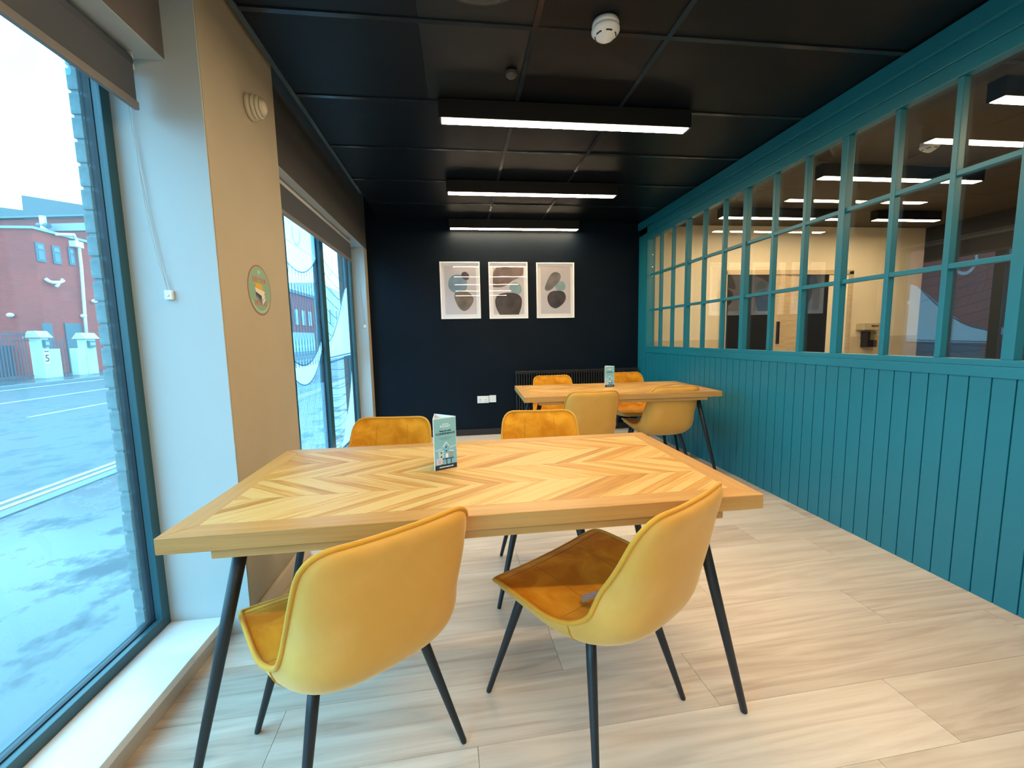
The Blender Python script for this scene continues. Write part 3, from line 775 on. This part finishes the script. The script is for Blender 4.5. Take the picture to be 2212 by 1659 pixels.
# ------------------------------------------------------------------ chairs
def velvet(name, c0, c1, sheen, tint, sc=9):
    if name in MATS: return MATS[name]
    mt = bpy.data.materials.new(name); mt.use_nodes = True; MATS[name] = mt
    nt = mt.node_tree; N = nt.nodes.new; L = nt.links.new; b = nt.nodes['Principled BSDF']
    b.inputs['Roughness'].default_value = .8; b.inputs['Specular IOR Level'].default_value = .15
    b.inputs['Sheen Weight'].default_value = sheen; b.inputs['Sheen Roughness'].default_value = .35; b.inputs['Sheen Tint'].default_value = (*tint, 1)
    tc = N('ShaderNodeTexCoord'); n = N('ShaderNodeTexNoise'); n.inputs['Scale'].default_value = sc; n.inputs['Detail'].default_value = 3; n.inputs['Distortion'].default_value = .8
    L(tc.outputs['Object'], n.inputs['Vector'])
    r = N('ShaderNodeValToRGB'); r.color_ramp.elements[0].position = .38; r.color_ramp.elements[1].position = .66
    r.color_ramp.elements[0].color = (*c0, 1); r.color_ramp.elements[1].color = (*c1, 1)
    L(n.outputs['Fac'], r.inputs['Fac']); L(r.outputs['Color'], b.inputs['Base Color'])
    n2 = N('ShaderNodeTexNoise'); n2.inputs['Scale'].default_value = 900; L(tc.outputs['Object'], n2.inputs['Vector'])
    bp = N('ShaderNodeBump'); bp.inputs['Strength'].default_value = .15; bp.inputs['Distance'].default_value = .001
    L(n2.outputs['Fac'], bp.inputs['Height']); L(bp.outputs['Normal'], b.inputs['Normal'])
    return mt
v_in = velvet('mustard velvet', (.54, .18, .004), (.74, .32, .018), .25, (1, .8, .5), 9)
v_out = velvet('mustard velvet with pale nap', (.64, .34, .07), (.70, .385, .095), .5, (1, .85, .6), 5)
v_pip = velvet('mustard piping', (.60, .28, .03), (.62, .30, .035), .3, (1, .85, .6), 5)

def cr(pts, u):  # catmull-rom on list of tuples, u in 0..1
    n = len(pts)-1; s = min(max(u, 0), .99999)*n; i = int(s); f = s-i
    p = [pts[max(i-1, 0)], pts[i], pts[min(i+1, n)], pts[min(i+2, n)]]
    return [.5*((2*b)+(-a+c)*f+(2*a-5*b+4*c-d)*f*f+(-a+3*b-3*c+d)*f**3) for a, b, c, d in zip(*p)]
# y, z, half width, edge lift, thickness (center)
PROF = [(.162, .412, .238, .010, .044), (.115, .421, .242, .012, .058), (.02, .416, .242, .014, .068), (-.08, .406, .238, .018, .070), (-.165, .414, .222, .030, .072),
        (-.238, .452, .215, .054, .064), (-.272, .525, .207, .056, .052), (-.296, .602, .204, .038, .042), (-.318, .680, .197, .024, .032), (-.344, .752, .188, .014, .022)]
def P_in(u, v, out=0.0):
    y, z, hw, lift, th = cr(PROF, u)
    y2, z2 = cr(PROF, min(1, u+.004))[:2]; y1, z1 = cr(PROF, max(0, u-.004))[:2]
    t = Vector((0, y2-y1, z2-z1)).normalized(); n = Vector((0, -t.z, t.y)) ; n = -n if n.dot(Vector((0, 1, 1))) < 0 else n
    return Vector((v*hw, y, z)) + n*(lift*abs(v)**2.4), n, th
LEN = .85
def uv_list():
    us = [0, .004, .012, .025, .045, .07] + [.1+.8*i/34 for i in range(35)] + [.93, .955, .975, .988, .996, 1]
    return us
def wfac(u):
    r = .095
    for d in (u, (1-u)):
        if d < r*(.62 if d == u else 1.0):
            rr = r*(.62 if d == u else 1.0); q = 1-d/rr
            return 1 - (.062/.22)*(1-math.sqrt(max(0, 1-q*q)))/1.0*1.15
    return 1
def chair_meshes():
    us = uv_list(); NV = 24
    vs = [math.sin((-1+2*j/NV)*pi/2)*.35+(-1+2*j/NV)*.65 for j in range(NV+1)]
    # inner surface with shallow stitched grooves
    bm = bmesh.new(); G = []
    for u in us:
        row = []
        for v in vs:
            p, n, th = P_in(u, v*wfac(u))
            g = 0
            puff = .006*(1-abs(v)**6)*min(1, u/.06)*min(1, (1-u)/.05)
            row.append(bm.verts.new(p+n*(puff-g)))
        G.append(row)
    for a, b in zip(G, G[1:]):
        for j in range(NV): bm.faces.new((a[j], b[j], b[j+1], a[j+1]))
    inner = bm
    # outer surface
    bm = bmesh.new(); G = []
    for u in us:
        row = []
        for v in vs:
            p, n, th = P_in(u, v*wfac(u))
            e = min(1, u/.05); e2 = min(1, (1-u)/.05)
            tf = math.sqrt(max(0, 1-(1-e)**2))*math.sqrt(max(0, 1-(1-e2)**2))
            p0, n0, _ = P_in(u, 0)
            depth = th*(max(0, 1-abs(v)**4.5))**.5*tf
            flat = (p - n*(0)) 
            # outer bowl: offset back from the edge-lifted sheet
            liftv = cr(PROF, u)[3]
            soft = liftv*abs(v)**2.4*.35*(1-abs(v)**6)
            row.append(bm.verts.new(p - n*(depth+soft)))
        G.append(row)
    for a, b in zip(G, G[1:]):
        for j in range(NV): bm.faces.new((a[j], a[j+1], b[j+1], b[j]))
    outer = bm
    loop = [P_in(u, wfac(u))[0] for u in us] + [P_in(1, v*wfac(1))[0] for v in vs[::-1][1:-1]] + [P_in(u, -wfac(u))[0] for u in us[::-1]] + [P_in(0, v*wfac(0))[0] for v in vs[1:-1]]
    cl = [loop[0]]
    for p in loop[1:]:
        if (p-cl[-1]).length > .004: cl.append(p)
    if (cl[0]-cl[-1]).length < .004: cl.pop()
    bm = bmesh.new(); atube(bm, cl, .0064, 8, True); pip = bm
    return inner, outer, pip
def seam_curve(bm, f, r):
    atube(bm, [f(i/20) for i in range(21)], r, 6)
def make_chair():
    t = thing('dining_chair', 'x', 'chair')
    a, b, c = chair_meshes()
    s = bmo('seat_shell', a, v_in, t, True)
    o = bmo('back_shell', b, v_out, t, True)
    bmo('piping', c, v_pip, t, True)
    bm = bmesh.new()
    def on(u, v, e=.0012):
        p, n, th = P_in(u, v*wfac(u)); puff = .006*(1-abs(v)**6)*min(1, u/.06)*min(1, (1-u)/.05); return p+n*(puff+e-.002)
    for v in (-.40, .40): seam_curve(bm, lambda f_, v=v: on(.02+.96*f_, v), .0016)
    seam_curve(bm, lambda f_: on(.10, -.97+1.94*f_), .0016)
    seam_curve(bm, lambda f_: on(.36, -.97+1.94*f_), .0016)
    bmo('stitching', bm, velvet('deep mustard thread', (.36, .15, .01), (.38, .17, .01), .1, (1, .8, .5)), s, True)
    bm = bmesh.new()
    for s_ in (-1, 1):
        def so(f_, s_=s_):
            u = .40-.03*f_; v = s_*(1-.55*f_)
            p, n, th = P_in(u, v); lv = cr(PROF, u)[3]
            return p-n*(th*(max(0, 1-abs(v)**4.5))**.5+lv*abs(v)**2.4*.35*(1-abs(v)**6)+.0004)
        seam_curve(bm, so, .0016)
    bmo('side_seam', bm, v_pip, o, True)
    for sx in (-1, 1):
        for sy in (-1, 1):
            tp = Vector((sx*.128, sy*.125-.0, .385)); ft = Vector((sx*.22, sy*.22, 0))
            tube('leg', [tp, tp.lerp(ft, .25), tp.lerp(ft, .7), ft+(tp-ft)*.015, ft], [.0145, .0142, .0105, .0085, .0075], black_metal, t, 16)
    box('under_frame', -.14, .14, -.14, .14, .368, .380, black_metal, t)
    return t
ch0 = make_chair()
LAB = [
 (-.33, 1.16, .593, 'mustard velvet chair in front at left, its broad back turned to the camera'),
 (.362, 1.205, .593, 'mustard velvet chair in front at right, showing its seat and a striped paper tag'),
 (-.395, 1.86, pi-.13, 'mustard velvet chair behind the near table, closest to the windows'),
 (.375, 1.875, pi-.12, 'mustard velvet chair behind the near table, right of the standing brochure'),
 (.945, 3.235, -.0, 'mustard velvet chair at the far table, back to the camera, left of two'),
 (1.625, 3.33, -.0, 'mustard velvet chair at the far table, back to the camera, nearest the teal wall'),
 (.925, 3.86, pi, 'mustard velvet chair behind the far table on the left, before the radiator'),
 (1.74, 3.95, pi+.05, 'mustard velvet chair behind the far table, half hidden by the small brochure')]
for i, (x, y, rz, lab) in enumerate(LAB):
    o = ch0 if i == 0 else copy_tree(ch0)
    o.location = (x, y, 0); o.rotation_euler = (0, 0, rz); o['label'] = lab; o['group'] = 'mustard velvet dining chairs'
    if i == 1:
        tg = thing('paper_tag', 'striped paper tag with purple end on the right front chair', 'tag', (x, y, 0), rz)
        p0, n0, _ = P_in(.44, -.80)
        def tb(n, a0, a1, m):
            bm = bmesh.new(); V = []
            A_ = (Vector((-.142, -.108, .436)), Vector((-.118, -.088, .438))); B_ = (Vector((-.122, -.158, .472)), Vector((-.092, -.156, .480)))
            for f_ in (a0, a1):
                for g_ in (0, 1): V.append(bm.verts.new(A_[g_].lerp(B_[g_], f_)))
            bm.faces.new((V[0], V[1], V[3], V[2])); bmesh.ops.solidify(bm, geom=bm.faces[:], thickness=.0008)
            return bmo(n, bm, m, tg)
        sm = bpy.data.materials.new('striped paper'); sm.use_nodes = True
        wv = sm.node_tree.nodes.new('ShaderNodeTexWave'); wv.inputs['Scale'].default_value = 60; wv.bands_direction = 'X'
        rr = sm.node_tree.nodes.new('ShaderNodeValToRGB'); rr.color_ramp.elements[0].color = (.35, .22, .2, 1); rr.color_ramp.elements[1].color = (.7, .6, .55, 1)
        tcx = sm.node_tree.nodes.new('ShaderNodeTexCoord'); sm.node_tree.links.new(tcx.outputs['Object'], wv.inputs['Vector'])
        sm.node_tree.links.new(wv.outputs['Fac'], rr.inputs['Fac']); sm.node_tree.links.new(rr.outputs['Color'], sm.node_tree.nodes['Principled BSDF'].inputs['Base Color'])
        tb('paper_strip', 0, .8, sm); tb('printed_end', .8, 1.0, mat('purple ink', (.05, .01, .06), .3))

# ------------------------------------------------------------------ brochures (folded tent cards)
def brochure(name_label, bl, br, third, h):
    bl, br, third = Vector(bl), Vector(br), Vector(third)
    t = thing('brochure_stand', name_label, 'brochure', (*bl, TH), 0, 'pale blue three sided table brochures')
    def L2(p): return Vector((p.x-bl.x, p.y-bl.y))
    pts = [L2(bl), L2(br), L2(third)]
    wm = mat('white card', (.82, .84, .86), .5)
    for i in range(3):
        a, b = pts[i], pts[(i+1) % 3]; d = (b-a).normalized(); n = Vector((d.y, -d.x))
        bm = bmesh.new()
        q = [a, b, b-n*.0008, a-n*.0008]
        poly(bm, [(p.x, p.y) for p in q], 0, h, 'xy'); bmo('card_panel', bm, wm, t)
    # printed face on the front panel
    a, b = pts[0], pts[1]; d = (b-a); wdt = d.length; dn = d.normalized()
    M0 = basis((a.x, a.y, 0), (dn.x, dn.y, 0), (0, 0, 1))   # local x across, y up, z out
    def art(n, P, m, lvl):
        bm = bmesh.new(); A = [bm.verts.new((p[0]*wdt, p[1]*h, .0003*lvl)) for p in P]; B = [bm.verts.new((p[0]*wdt, p[1]*h, 0)) for p in P]
        k = len(P); bm.faces.new(A); bm.faces.new(B[::-1])
        for i in range(k): bm.faces.new((A[i], B[i], B[(i+1) % k], A[(i+1) % k]))
        bmesh.ops.transform(bm, matrix=M0, verts=bm.verts); return bmo(n, bm, m, t)
    R_ = lambda x0, x1, y0, y1: [(x0, y0), (x1, y0), (x1, y1), (x0, y1)]
    navy = mat('ink navy', (.01, .03, .07), .5); sky = mat('ink pale cyan', (.22, .52, .60), .5); wht = mat('ink white', (.85, .88, .9), .5); sky2 = mat('ink sky blue', (.20, .50, .70), .5)
    art('printed_field', R_(.03, .99, .095, .985), sky, 1); art('printed_band', R_(.03, .99, .0, .095), navy, 1)
    art('printed_field', R_(.08, .97, .12, .42), sky2, 2)
    art('printed_house', [(.20, .22), (.42, .22), (.42, .38), (.18, .36)], mat('ink mint', (.45, .65, .65), .5), 3)
    art('printed_house', [(.42, .22), (.66, .22), (.66, .43), (.54, .50), (.42, .43)], sky2, 4)
    art('printed_roof', [(.39, .425), (.54, .515), (.69, .425), (.69, .44), (.54, .535), (.39, .44)], wht, 5)
    art('printed_house', [(.66, .22), (.84, .22), (.84, .33), (.66, .345)], mat('ink grey stripes', (.3, .38, .38), .5), 3)
    art('printed_roof', [(.66, .345), (.86, .33), (.86, .345), (.66, .36)], wht, 4)
    for x, y in ((.31, .33), (.31, .25), (.53, .43), (.53, .355)): art('printed_dot', [(x+.032*math.cos(k*pi/4), y+.016*math.sin(k*pi/4)) for k in range(8)], navy, 6)
    art('printed_window', R_(.50, .60, .225, .30), wht, 6)
    art('printed_deck', R_(.34, .85, .198, .212), navy, 6); art('printed_post', R_(.52, .55, .095, .2), navy, 6); art('printed_post', R_(.72, .75, .095, .2), navy, 6); art('printed_post', R_(.33, .36, .095, .13), navy, 6)
    for k in range(4):
        for x0, y0 in ((.08, .395), (.70, .425)): art('printed_bunting', [(x0+k*.075, y0+.012*k*.4), (x0+.05+k*.075, y0+.012*k*.4), (x0+.025+k*.075, y0-.03+.012*k*.4)], wht, 5)
    art('printed_box', R_(.09, .35, .11, .22), mat('ink lilac', (.6, .66, .78), .5), 7)
    for k in range(3): art('printed_line', R_(.15, .29, .13+.026*k, .142+.026*k), mat('ink pink', (.6, .3, .35), .5), 8)
    for k in range(3): art('printed_line', R_(.18+.09*k, .86-.09*k, .615-.022*k, .621-.022*k), mat('ink slate', (.12, .3, .36), .5), 3)
    art('printed_line', R_(.38, .66, .865, .882), mat('ink pale', (.55, .75, .78), .5), 3)
    def tx(s, y, sz, m, wd): text('lettering', s, sz, M0 @ Matrix.Translation((wdt*.52, h*y, .0006)), m, t, .0002, wide=wd*wdt)
    tx('ROOST', .83, h*.055, wht, .44); tx('Rebook with', .745, h*.042, navy, .50); tx('CONFIDENCE', .69, h*.055, navy, .84); tx('studentroost.co.uk', .05, h*.038, wht, .62)
    return t
brochure('white and pale blue tent brochure standing on the near table', (-.095, 1.377), (-.021, 1.414), (-.095, 1.475), .176)
brochure('small pale blue tent brochure standing on the far table', (1.211, 3.427), (1.299, 3.435), (1.245, 3.50), .176)

# ------------------------------------------------------------------ outside
brick_m = mat('grey stock brick', (.15, .21, .22), .85, noise=(30, .2, (1, 1, 1)), bump=(90, .4))
pier = struct(thing('wall_outside_pier', None, None, (0, 0, 0)))
box('mortar_core', -1.232, GX-.02, 1.640, 2.3, -.3, 3.2, mat('mortar', (.18, .24, .25), .9), pier)
bmh = None
for k in range(46):
    z = -.28+k*.0755
    if bmh is None:
        bmh = box('brick', -1.238, -1.206, 1.635, 1.85, 0, .065, brick_m, pier, .003); bmh.location = (0, 0, z)
    else:
        o = bmh.copy(); COL.objects.link(o); o.location = (random.uniform(-.002, .002), random.uniform(-.0015, .0015), z)
struct(box('wall_outside', -1.245, GX-.02, BACK, 1.62, 2.14, 3.2, brick_m))
struct(box('wall_outside', -1.245, GX-.02, BACK, 1.62, -.3, .075, brick_m))
struct(box('wall_outside_lintel', -1.25, GX-.02, 2.3, 6, 2.16, 3.2, brick_m))
struct(box('wall_outside_base', -1.25, GX-.02, 2.3, 6, -.3, .07, brick_m))
struct(box('roof_slab', -1.3, ROOM2+.3, BACK-.3, D+.3, 2.80, 2.9, MATS['void black']))
def road_mat(name, c, wet):
    mt = bpy.data.materials.new(name); mt.use_nodes = True; nt = mt.node_tree; N = nt.nodes.new; L = nt.links.new; b = nt.nodes['Principled BSDF']
    tc = N('ShaderNodeTexCoord'); n = N('ShaderNodeTexNoise'); n.inputs['Scale'].default_value = 2.2; n.inputs['Detail'].default_value = 8; n.inputs['Roughness'].default_value = .65
    mp = N('ShaderNodeMapping'); mp.inputs['Scale'].default_value = (1, .8, 1); L(tc.outputs['Object'], mp.inputs[0]); L(mp.outputs[0], n.inputs['Vector'])
    r = N('ShaderNodeValToRGB'); r.color_ramp.elements[0].position = .5; r.color_ramp.elements[1].position = .62
    r.color_ramp.elements[0].color = (wet, wet, wet, 1); r.color_ramp.elements[1].color = (.75, .75, .75, 1)
    L(n.outputs['Fac'], r.inputs['Fac']); L(r.outputs['Color'], b.inputs['Roughness'])
    n3 = N('ShaderNodeTexNoise'); n3.inputs['Scale'].default_value = 60; L(tc.outputs['Object'], n3.inputs['Vector'])
    r2 = N('ShaderNodeValToRGB'); r2.color_ramp.elements[0].color = (*[q*.85 for q in c], 1); r2.color_ramp.elements[1].color = (*[q*1.15 for q in c], 1)
    L(n3.outputs['Fac'], r2.inputs['Fac']); L(r2.outputs['Color'], b.inputs['Base Color'])
    return mt
asphalt = road_mat('wet asphalt', (.036, .048, .056), .5)
paving = road_mat('wet pavement', (.038, .050, .058), .2)
RD = -.25
rd = struct(box('ground_road', -15.5, -3.75, -40, 150, RD-.2, RD, asphalt))
struct(box('ground_pavement', -3.72, -1.25, -40, 60, RD-.2, RD+.03, paving))
struct(box('kerb', -3.85, -3.72, -40, 60, RD-.2, RD+.04, mat('kerb stone', (.13, .14, .15), .7)))
struct(box('ground_far_pavement', -90, -15.6, -40, 150, RD-.2, RD+.06, paving))
struct(box('kerb_far', -15.6, -15.45, -40, 150, RD-.2, RD+.09, MATS['kerb stone']))
yel = mat('yellow road paint', (.42, .34, .12), .6); wht_r = mat('white road paint', (.42, .40, .34), .6)
box('road_marking', -4.06, -3.99, -20, 60, RD, RD+.004, yel, rd); box('road_marking', -4.20, -4.13, -20, 60, RD, RD+.004, yel, rd)
for y0 in range(-6, 60, 9): box('road_marking', -11.55, -11.43, 8.0+y0, 13.8+y0, RD, RD+.004, wht_r, rd)
for y0 in (1.0, 8.9, 16.8, 24.7): box('road_marking', -8.70, -8.60, y0+.6, y0+4.4, RD, RD+.004, wht_r, rd)
box('road_marking', -14.9, -14.78, 14, 60, RD, RD+.004, wht_r, rd)
# red brick building across the road
def brick_wall_mat(name, c1, c2, mo, sc=1.0):
    mt = bpy.data.materials.new(name); mt.use_nodes = True; nt = mt.node_tree; N = nt.nodes.new; L = nt.links.new; b = nt.nodes['Principled BSDF']
    b.inputs['Roughness'].default_value = .85
    tc = N('ShaderNodeTexCoord'); sp = N('ShaderNodeSeparateXYZ'); cb = N('ShaderNodeCombineXYZ'); ad = N('ShaderNodeMath'); ad.operation = 'ADD'
    L(tc.outputs['Object'], sp.inputs[0]); L(sp.outputs[0], ad.inputs[0]); L(sp.outputs[1], ad.inputs[1]); L(ad.outputs[0], cb.inputs[0]); L(sp.outputs[2], cb.inputs[1])
    br = N('ShaderNodeTexBrick'); br.inputs['Scale'].default_value = sc; br.inputs['Brick Width'].default_value = .225; br.inputs['Row Height'].default_value = .075; br.inputs['Mortar Size'].default_value = .008
    br.inputs['Color1'].default_value = (*c1, 1); br.inputs['Color2'].default_value = (*c2, 1); br.inputs['Mortar'].default_value = (*mo, 1)
    L(cb.outputs[0], br.inputs['Vector'])
    n = N('ShaderNodeTexNoise'); n.inputs['Scale'].default_value = .6; n.inputs['Detail'].default_value = 4; L(tc.outputs['Object'], n.inputs['Vector'])
    mx = N('ShaderNodeMix'); mx.data_type = 'RGBA'; mx.blend_type = 'MULTIPLY'; mx.inputs[0].default_value = .5
    r = N('ShaderNodeValToRGB'); r.color_ramp.elements[0].position = .3; r.color_ramp.elements[0].color = (.6, .6, .62, 1); r.color_ramp.elements[1].position = .7
    L(n.outputs['Fac'], r.inputs['Fac']); L(br.outputs['Color'], mx.inputs['A']); L(r.outputs['Color'], mx.inputs['B']); L(mx.outputs['Result'], b.inputs['Base Color'])
    return mt
redb = brick_wall_mat('red brickwork', (.44, .032, .012), (.34, .028, .011), (.30, .05, .028))
redb2 = brick_wall_mat('mauve red brickwork', (.30, .038, .026), (.26, .034, .025), (.25, .05, .04))
slate = mat('slate roofing', (.085, .095, .10), .6); stone = mat('pale stone band', (.25, .26, .26), .7); winm = mat('dark office glass', (.05, .10, .13), .2); renderw = mat('white painted render', (.46, .46, .40), .7, noise=(2, .08, (1, 1, 1)))
bx, by = -20.0, 23.37
t = thing('brick_building', 'red brick flat roofed block across the road with small upper windows', 'building', (0, 0, RD))
zt = 6.79-RD
box('brick_wall', bx-14, bx, by, by+4.6, 0, zt, redb, t)
box('coping', bx-14, bx+.12, by-.08, by+4.6, zt-.05, zt+.07, stone, t)
def oy(px): return at(px, 600, 0, bx).y
def oz(px, py): return at(px, py, 0, bx).z
for (pa_, pb_, q0_, q1_) in ((81, 103, 524, 564), (116, 136, 531, 569), (150, 166, 535, 572)):
    z1, z0 = oz(pa_, q0_)-RD, oz(pa_, q1_)-RD
    y0, y1 = oy(pa_+3), oy(pb_)
    wf = box('window_frame', bx, bx+.05, y0, y1, z0, z1, mat('grey sash paint', (.05, .07, .08), .5), t)
    zm = z0+(z1-z0)*.62
    box('pane', bx+.05, bx+.06, y0+.09, y1-.09, z0+.1, zm-.05, winm, wf); box('pane', bx+.05, bx+.06, y0+.09, y1-.09, zm+.05, z1-.1, mat('pale blind glass', (.10, .13, .14), .3), wf)
for pa_, pb_ in ((93, 112), (140, 176)):
    box('shutter', bx, bx+.06, at(pa_, 720, 0, bx).y, at(pb_, 720, 0, bx).y, .0, oz(pa_, 698)-RD, mat('grey steel shutter', (.045, .065, .075), .5), t)
box('bay_box', bx-7, bx-1.5, by-1.4, by-.01, .0, 1.5, mat('dark cabinet steel', (.04, .06, .08), .6), t)
lampw = mat('lamp cover white', (.75, .75, .7), .4)
for (x, y, z) in ((bx+.1, by+2.1, 2.75), (bx+.1, by+2.9, 3.6), (bx-1.3, by-.12, 2.7), (bx-4.5, by-.12, .9)):
    bm = bmesh.new(); bmesh.ops.create_uvsphere(bm, u_segments=12, v_segments=8, radius=.14); bmesh.ops.scale(bm, vec=(1, 1, .75), verts=bm.verts)
    bmesh.ops.translate(bm, vec=(x, y, z-RD), verts=bm.verts); bmo('lamp', bm, lampw, t, True)
bm = bmesh.new(); lathe(bm, [(0, .18), (.08, .16), (.1, .1), (.5, .0), (.48, -.03), (0, -.03)], 20); bmesh.ops.translate(bm, vec=(bx-2.9, by-.5, 2.7-RD), verts=bm.verts); bmo('lamp_shade', bm, lampw, t, True)
pm = mat('white vent pipe', (.7, .76, .78), .4)
t2 = thing('vent_pipe', 'white branched vent pipe on the shaded brick wall', 'pipe', (bx+.05, by+1.9, 4.3-.3))
q0 = at(98, 602, 0, bx+.12); q1 = at(113, 610, 0, bx+.2); q2 = at(130, 610, 0, bx+.2); q3 = at(137, 606, 0, bx+.2); q4 = at(133, 604, 0, bx+.2); q5 = at(122, 619, 0, bx+.25)
o_ = Vector(t2.location)
tube('pipe', [q0-o_, (q0+q1)/2-o_+Vector((0, 0, -.03)), q1-o_, q2-o_, q3-o_, q4-o_], .075, pm, t2); tube('pipe', [(q1+q2)/2-o_, (q5+q2)/2-o_, q5-o_], .07, pm, t2)
t2 = thing('drain_pipe', 'white downpipe running down the end of the red brick block', 'pipe', (bx+.1, by+4.4, RD))
o_ = Vector(t2.location)
pp = [at(120, 506, 0, bx+.15), at(160, 507, 0, bx+.15), at(167, 523, 0, bx+.15), at(171, 537, 0, bx+.15), at(176, 580, 0, bx+.15), at(184, 690, 0, bx+.15), at(188, 735, 0, bx+.15)]
tube('pipe', [p-o_ for p in pp], .07, pm, t2); q = at(165, 528, 0, bx+.15)-o_; box('hopper', q.x-.15, q.x+.15, q.y-.25, q.y+.25, q.z-.15, q.z+.15, pm, t2)
# taller hall behind
Yh = 30.0
t = thing('brick_hall', 'taller red brick hall with stepped slate roof behind the flat block', 'building', (0, 0, RD))
def hp(px, py): q = at(px, py, 1, Yh); return (q.x, q.z-RD)
e0, e1 = hp(-260, 481), hp(262, 466)
bm = bmesh.new(); poly(bm, [(e0[0], 0), (e1[0], 0), e1, e0], Yh, Yh+12, 'xz'); bmo('brick_wall', bm, redb2, t)
bm = bmesh.new(); poly(bm, [hp(-260, 481), hp(262, 466), hp(262, 462), hp(-260, 478)], Yh-.2, Yh, 'xz'); bmo('gutter', bm, mat('dark gutter', (.1, .14, .16), .5), t)
bm = bmesh.new(); poly(bm, [hp(100, 484), hp(262, 480), hp(262, 497), hp(100, 500)], Yh-.08, Yh, 'xz'); bmo('stone_band', bm, stone, t)
bm = bmesh.new(); poly(bm, [hp(-260, 480), hp(53, 474), hp(51, 454), hp(-60, 440), hp(-260, 420)], Yh, Yh+11, 'xz'); bmo('slate_roof', bm, slate, t)
bm = bmesh.new(); poly(bm, [hp(53, 474), hp(262, 468), hp(262, 456), hp(48, 422)], Yh-.05, Yh+11, 'xz'); bmo('slate_roof', bm, slate, t)
q = at(93, 478, 1, Yh-.6); bm = bmesh.new()
atube(bm, [Vector((q.x-.0, q.y, q.z+.3-RD)), Vector((q.x, q.y, q.z-1.3-RD))], .16, 10); bmo('chimney_pipe', bm, pm, t); bm = bmesh.new(); atube(bm, [(q.x-.30, q.y, q.z-.25-RD), (q.x+.30, q.y, q.z-.25-RD)], .16, 10); bmo('flood_lamp', bm, mat('dark lamp metal', (.08, .12, .14), .5), t)
# white gate pillars, number 5 and railings
def pillar(label, xa, ya, w_, d_, h_, wing, num, rz=0):
    t = thing('gate_pillar', label, 'pillar', (xa, ya, RD+.06), 0, 'white gate pillars across the road')
    box('shaft', -w_, 0, 0, d_, 0, h_, renderw, t, .02)
    bm = bmesh.new(); poly(bm, [(-w_-.12, h_), (.12, h_), (-.1, h_+.28), (-w_+.1, h_+.28)], -.12, d_+.12, 'xz'); bmo('cap', bm, renderw, t)
    box('wing_wall', -w_*.9, -.02, wing[0], wing[1], 0, 1.25, renderw, t, .02)
    box('letter_box', 0, .12, d_*.15, d_*.75, h_-.42, h_-.1, mat('dark letter box', (.06, .09, .1), .5), t); box('letter_flap', .12, .13, d_*.2, d_*.7, h_-.32, h_-.18, stone, t)
    if num:
        box('number_plate', 0, .02, d_*.15, d_*.85, h_-1.15, h_-.5, mat('number plate white', (.75, .8, .8), .5), t)
        text('number', '5', .42, basis((.022, d_*.5, h_-.9), (0, 1, 0), (0, 0, 1)), dark_pl, t, .01)
        box('plate_line', .02, .024, d_*.2, d_*.8, h_-.62, h_-.57, dark_pl, t)
p1 = at(96, 812, 2, RD+.06)
px_ = -17.6
pa = at(97, 800, 0, px_); pb = at(127, 800, 0, px_); pc = at(137, 800, 0, px_); pe = at(172, 800, 0, px_); pf = at(192, 800, 0, px_); pg = at(214, 800, 0, px_); pz = at(100, 717, 0, px_).z
pillar('white rendered gate pillar bearing the number 5', px_, pa.y, .45, pb.y-pa.y-.3, pz-RD-.3, (pb.y-pa.y-.3, pc.y-pa.y), True)
pillar('white rendered gate pillar beside the window frame, without number', px_, pf.y, .35, pg.y-pf.y, pz-RD-.35, (pe.y-pf.y, 0), False)
rail = mat('maroon iron railing', (.10, .035, .045), .5)
t = thing('railing', 'maroon iron railing left of the numbered pillar', 'railing', (px_-.45, 0, RD+.06))
yL = at(-40, 800, 0, px_).y; yR = pa.y
box('rail', -.02, .02, yL, yR, 1.85, 1.9, rail, t); box('rail', -.02, .02, yL, yR, 1.6, 1.64, rail, t); box('rail', -.02, .02, yL, yR, .1, .15, rail, t)
nb_ = int((yR-yL)/.135); b0 = None
for k in range(nb_):
    if b0 is None: b0 = box('bar', -.015, .015, -.014, .014, 0, 2.0, rail, t); b0.location = (0, yL+.07, 0)
    else:
        o = b0.copy(); COL.objects.link(o); o.location = (0, yL+.07+k*.135, 0)
t = thing('gate', 'maroon barred gate between the two white pillars', 'gate', (px_-.45, 0, RD+.06))
yL, yR = pc.y, pe.y
box('rail', -.02, .02, yL, yR, 1.5, 1.54, rail, t); box('rail', -.02, .02, yL, yR, .1, .15, rail, t)
for k in range(int((yR-yL)/.16)):
    o = b0.copy(); COL.objects.link(o); o.parent = t; o.location = (0, yL+.08+k*.16, 0); o.scale = (1, 1, .85)
# further terrace seen through the far window
t = thing('brick_terrace', 'distant red brick terrace seen through the far window', 'building', (0, 0, RD))
box('brick_wall', -30, -21, 44, 66, 0, 7.6, redb2, t); box('slate_roof', -30, -20.8, 43.8, 66.2, 7.6, 8.0, slate, t); box('shopfront', -21, -20.9, 45, 65, 0, 2.6, mat('shopfront grey', (.3, .35, .38), .5), t)
for k in range(8):
    box('window', -21, -20.93, 45.5+k*2.5, 46.8+k*2.5, 3.6, 5.6, MATS['pale blind glass'], t)
t = thing('white_block', 'pale rendered building at the far end of the street', 'building', (0, 0, RD))
box('wall', -30, -20.5, 66.5, 100, 0, 10, renderw, t)
for k in range(8): box('window', -20.5, -20.4, 68+k*3.6, 70+k*3.6, 4.2, 6.4, winm, t)
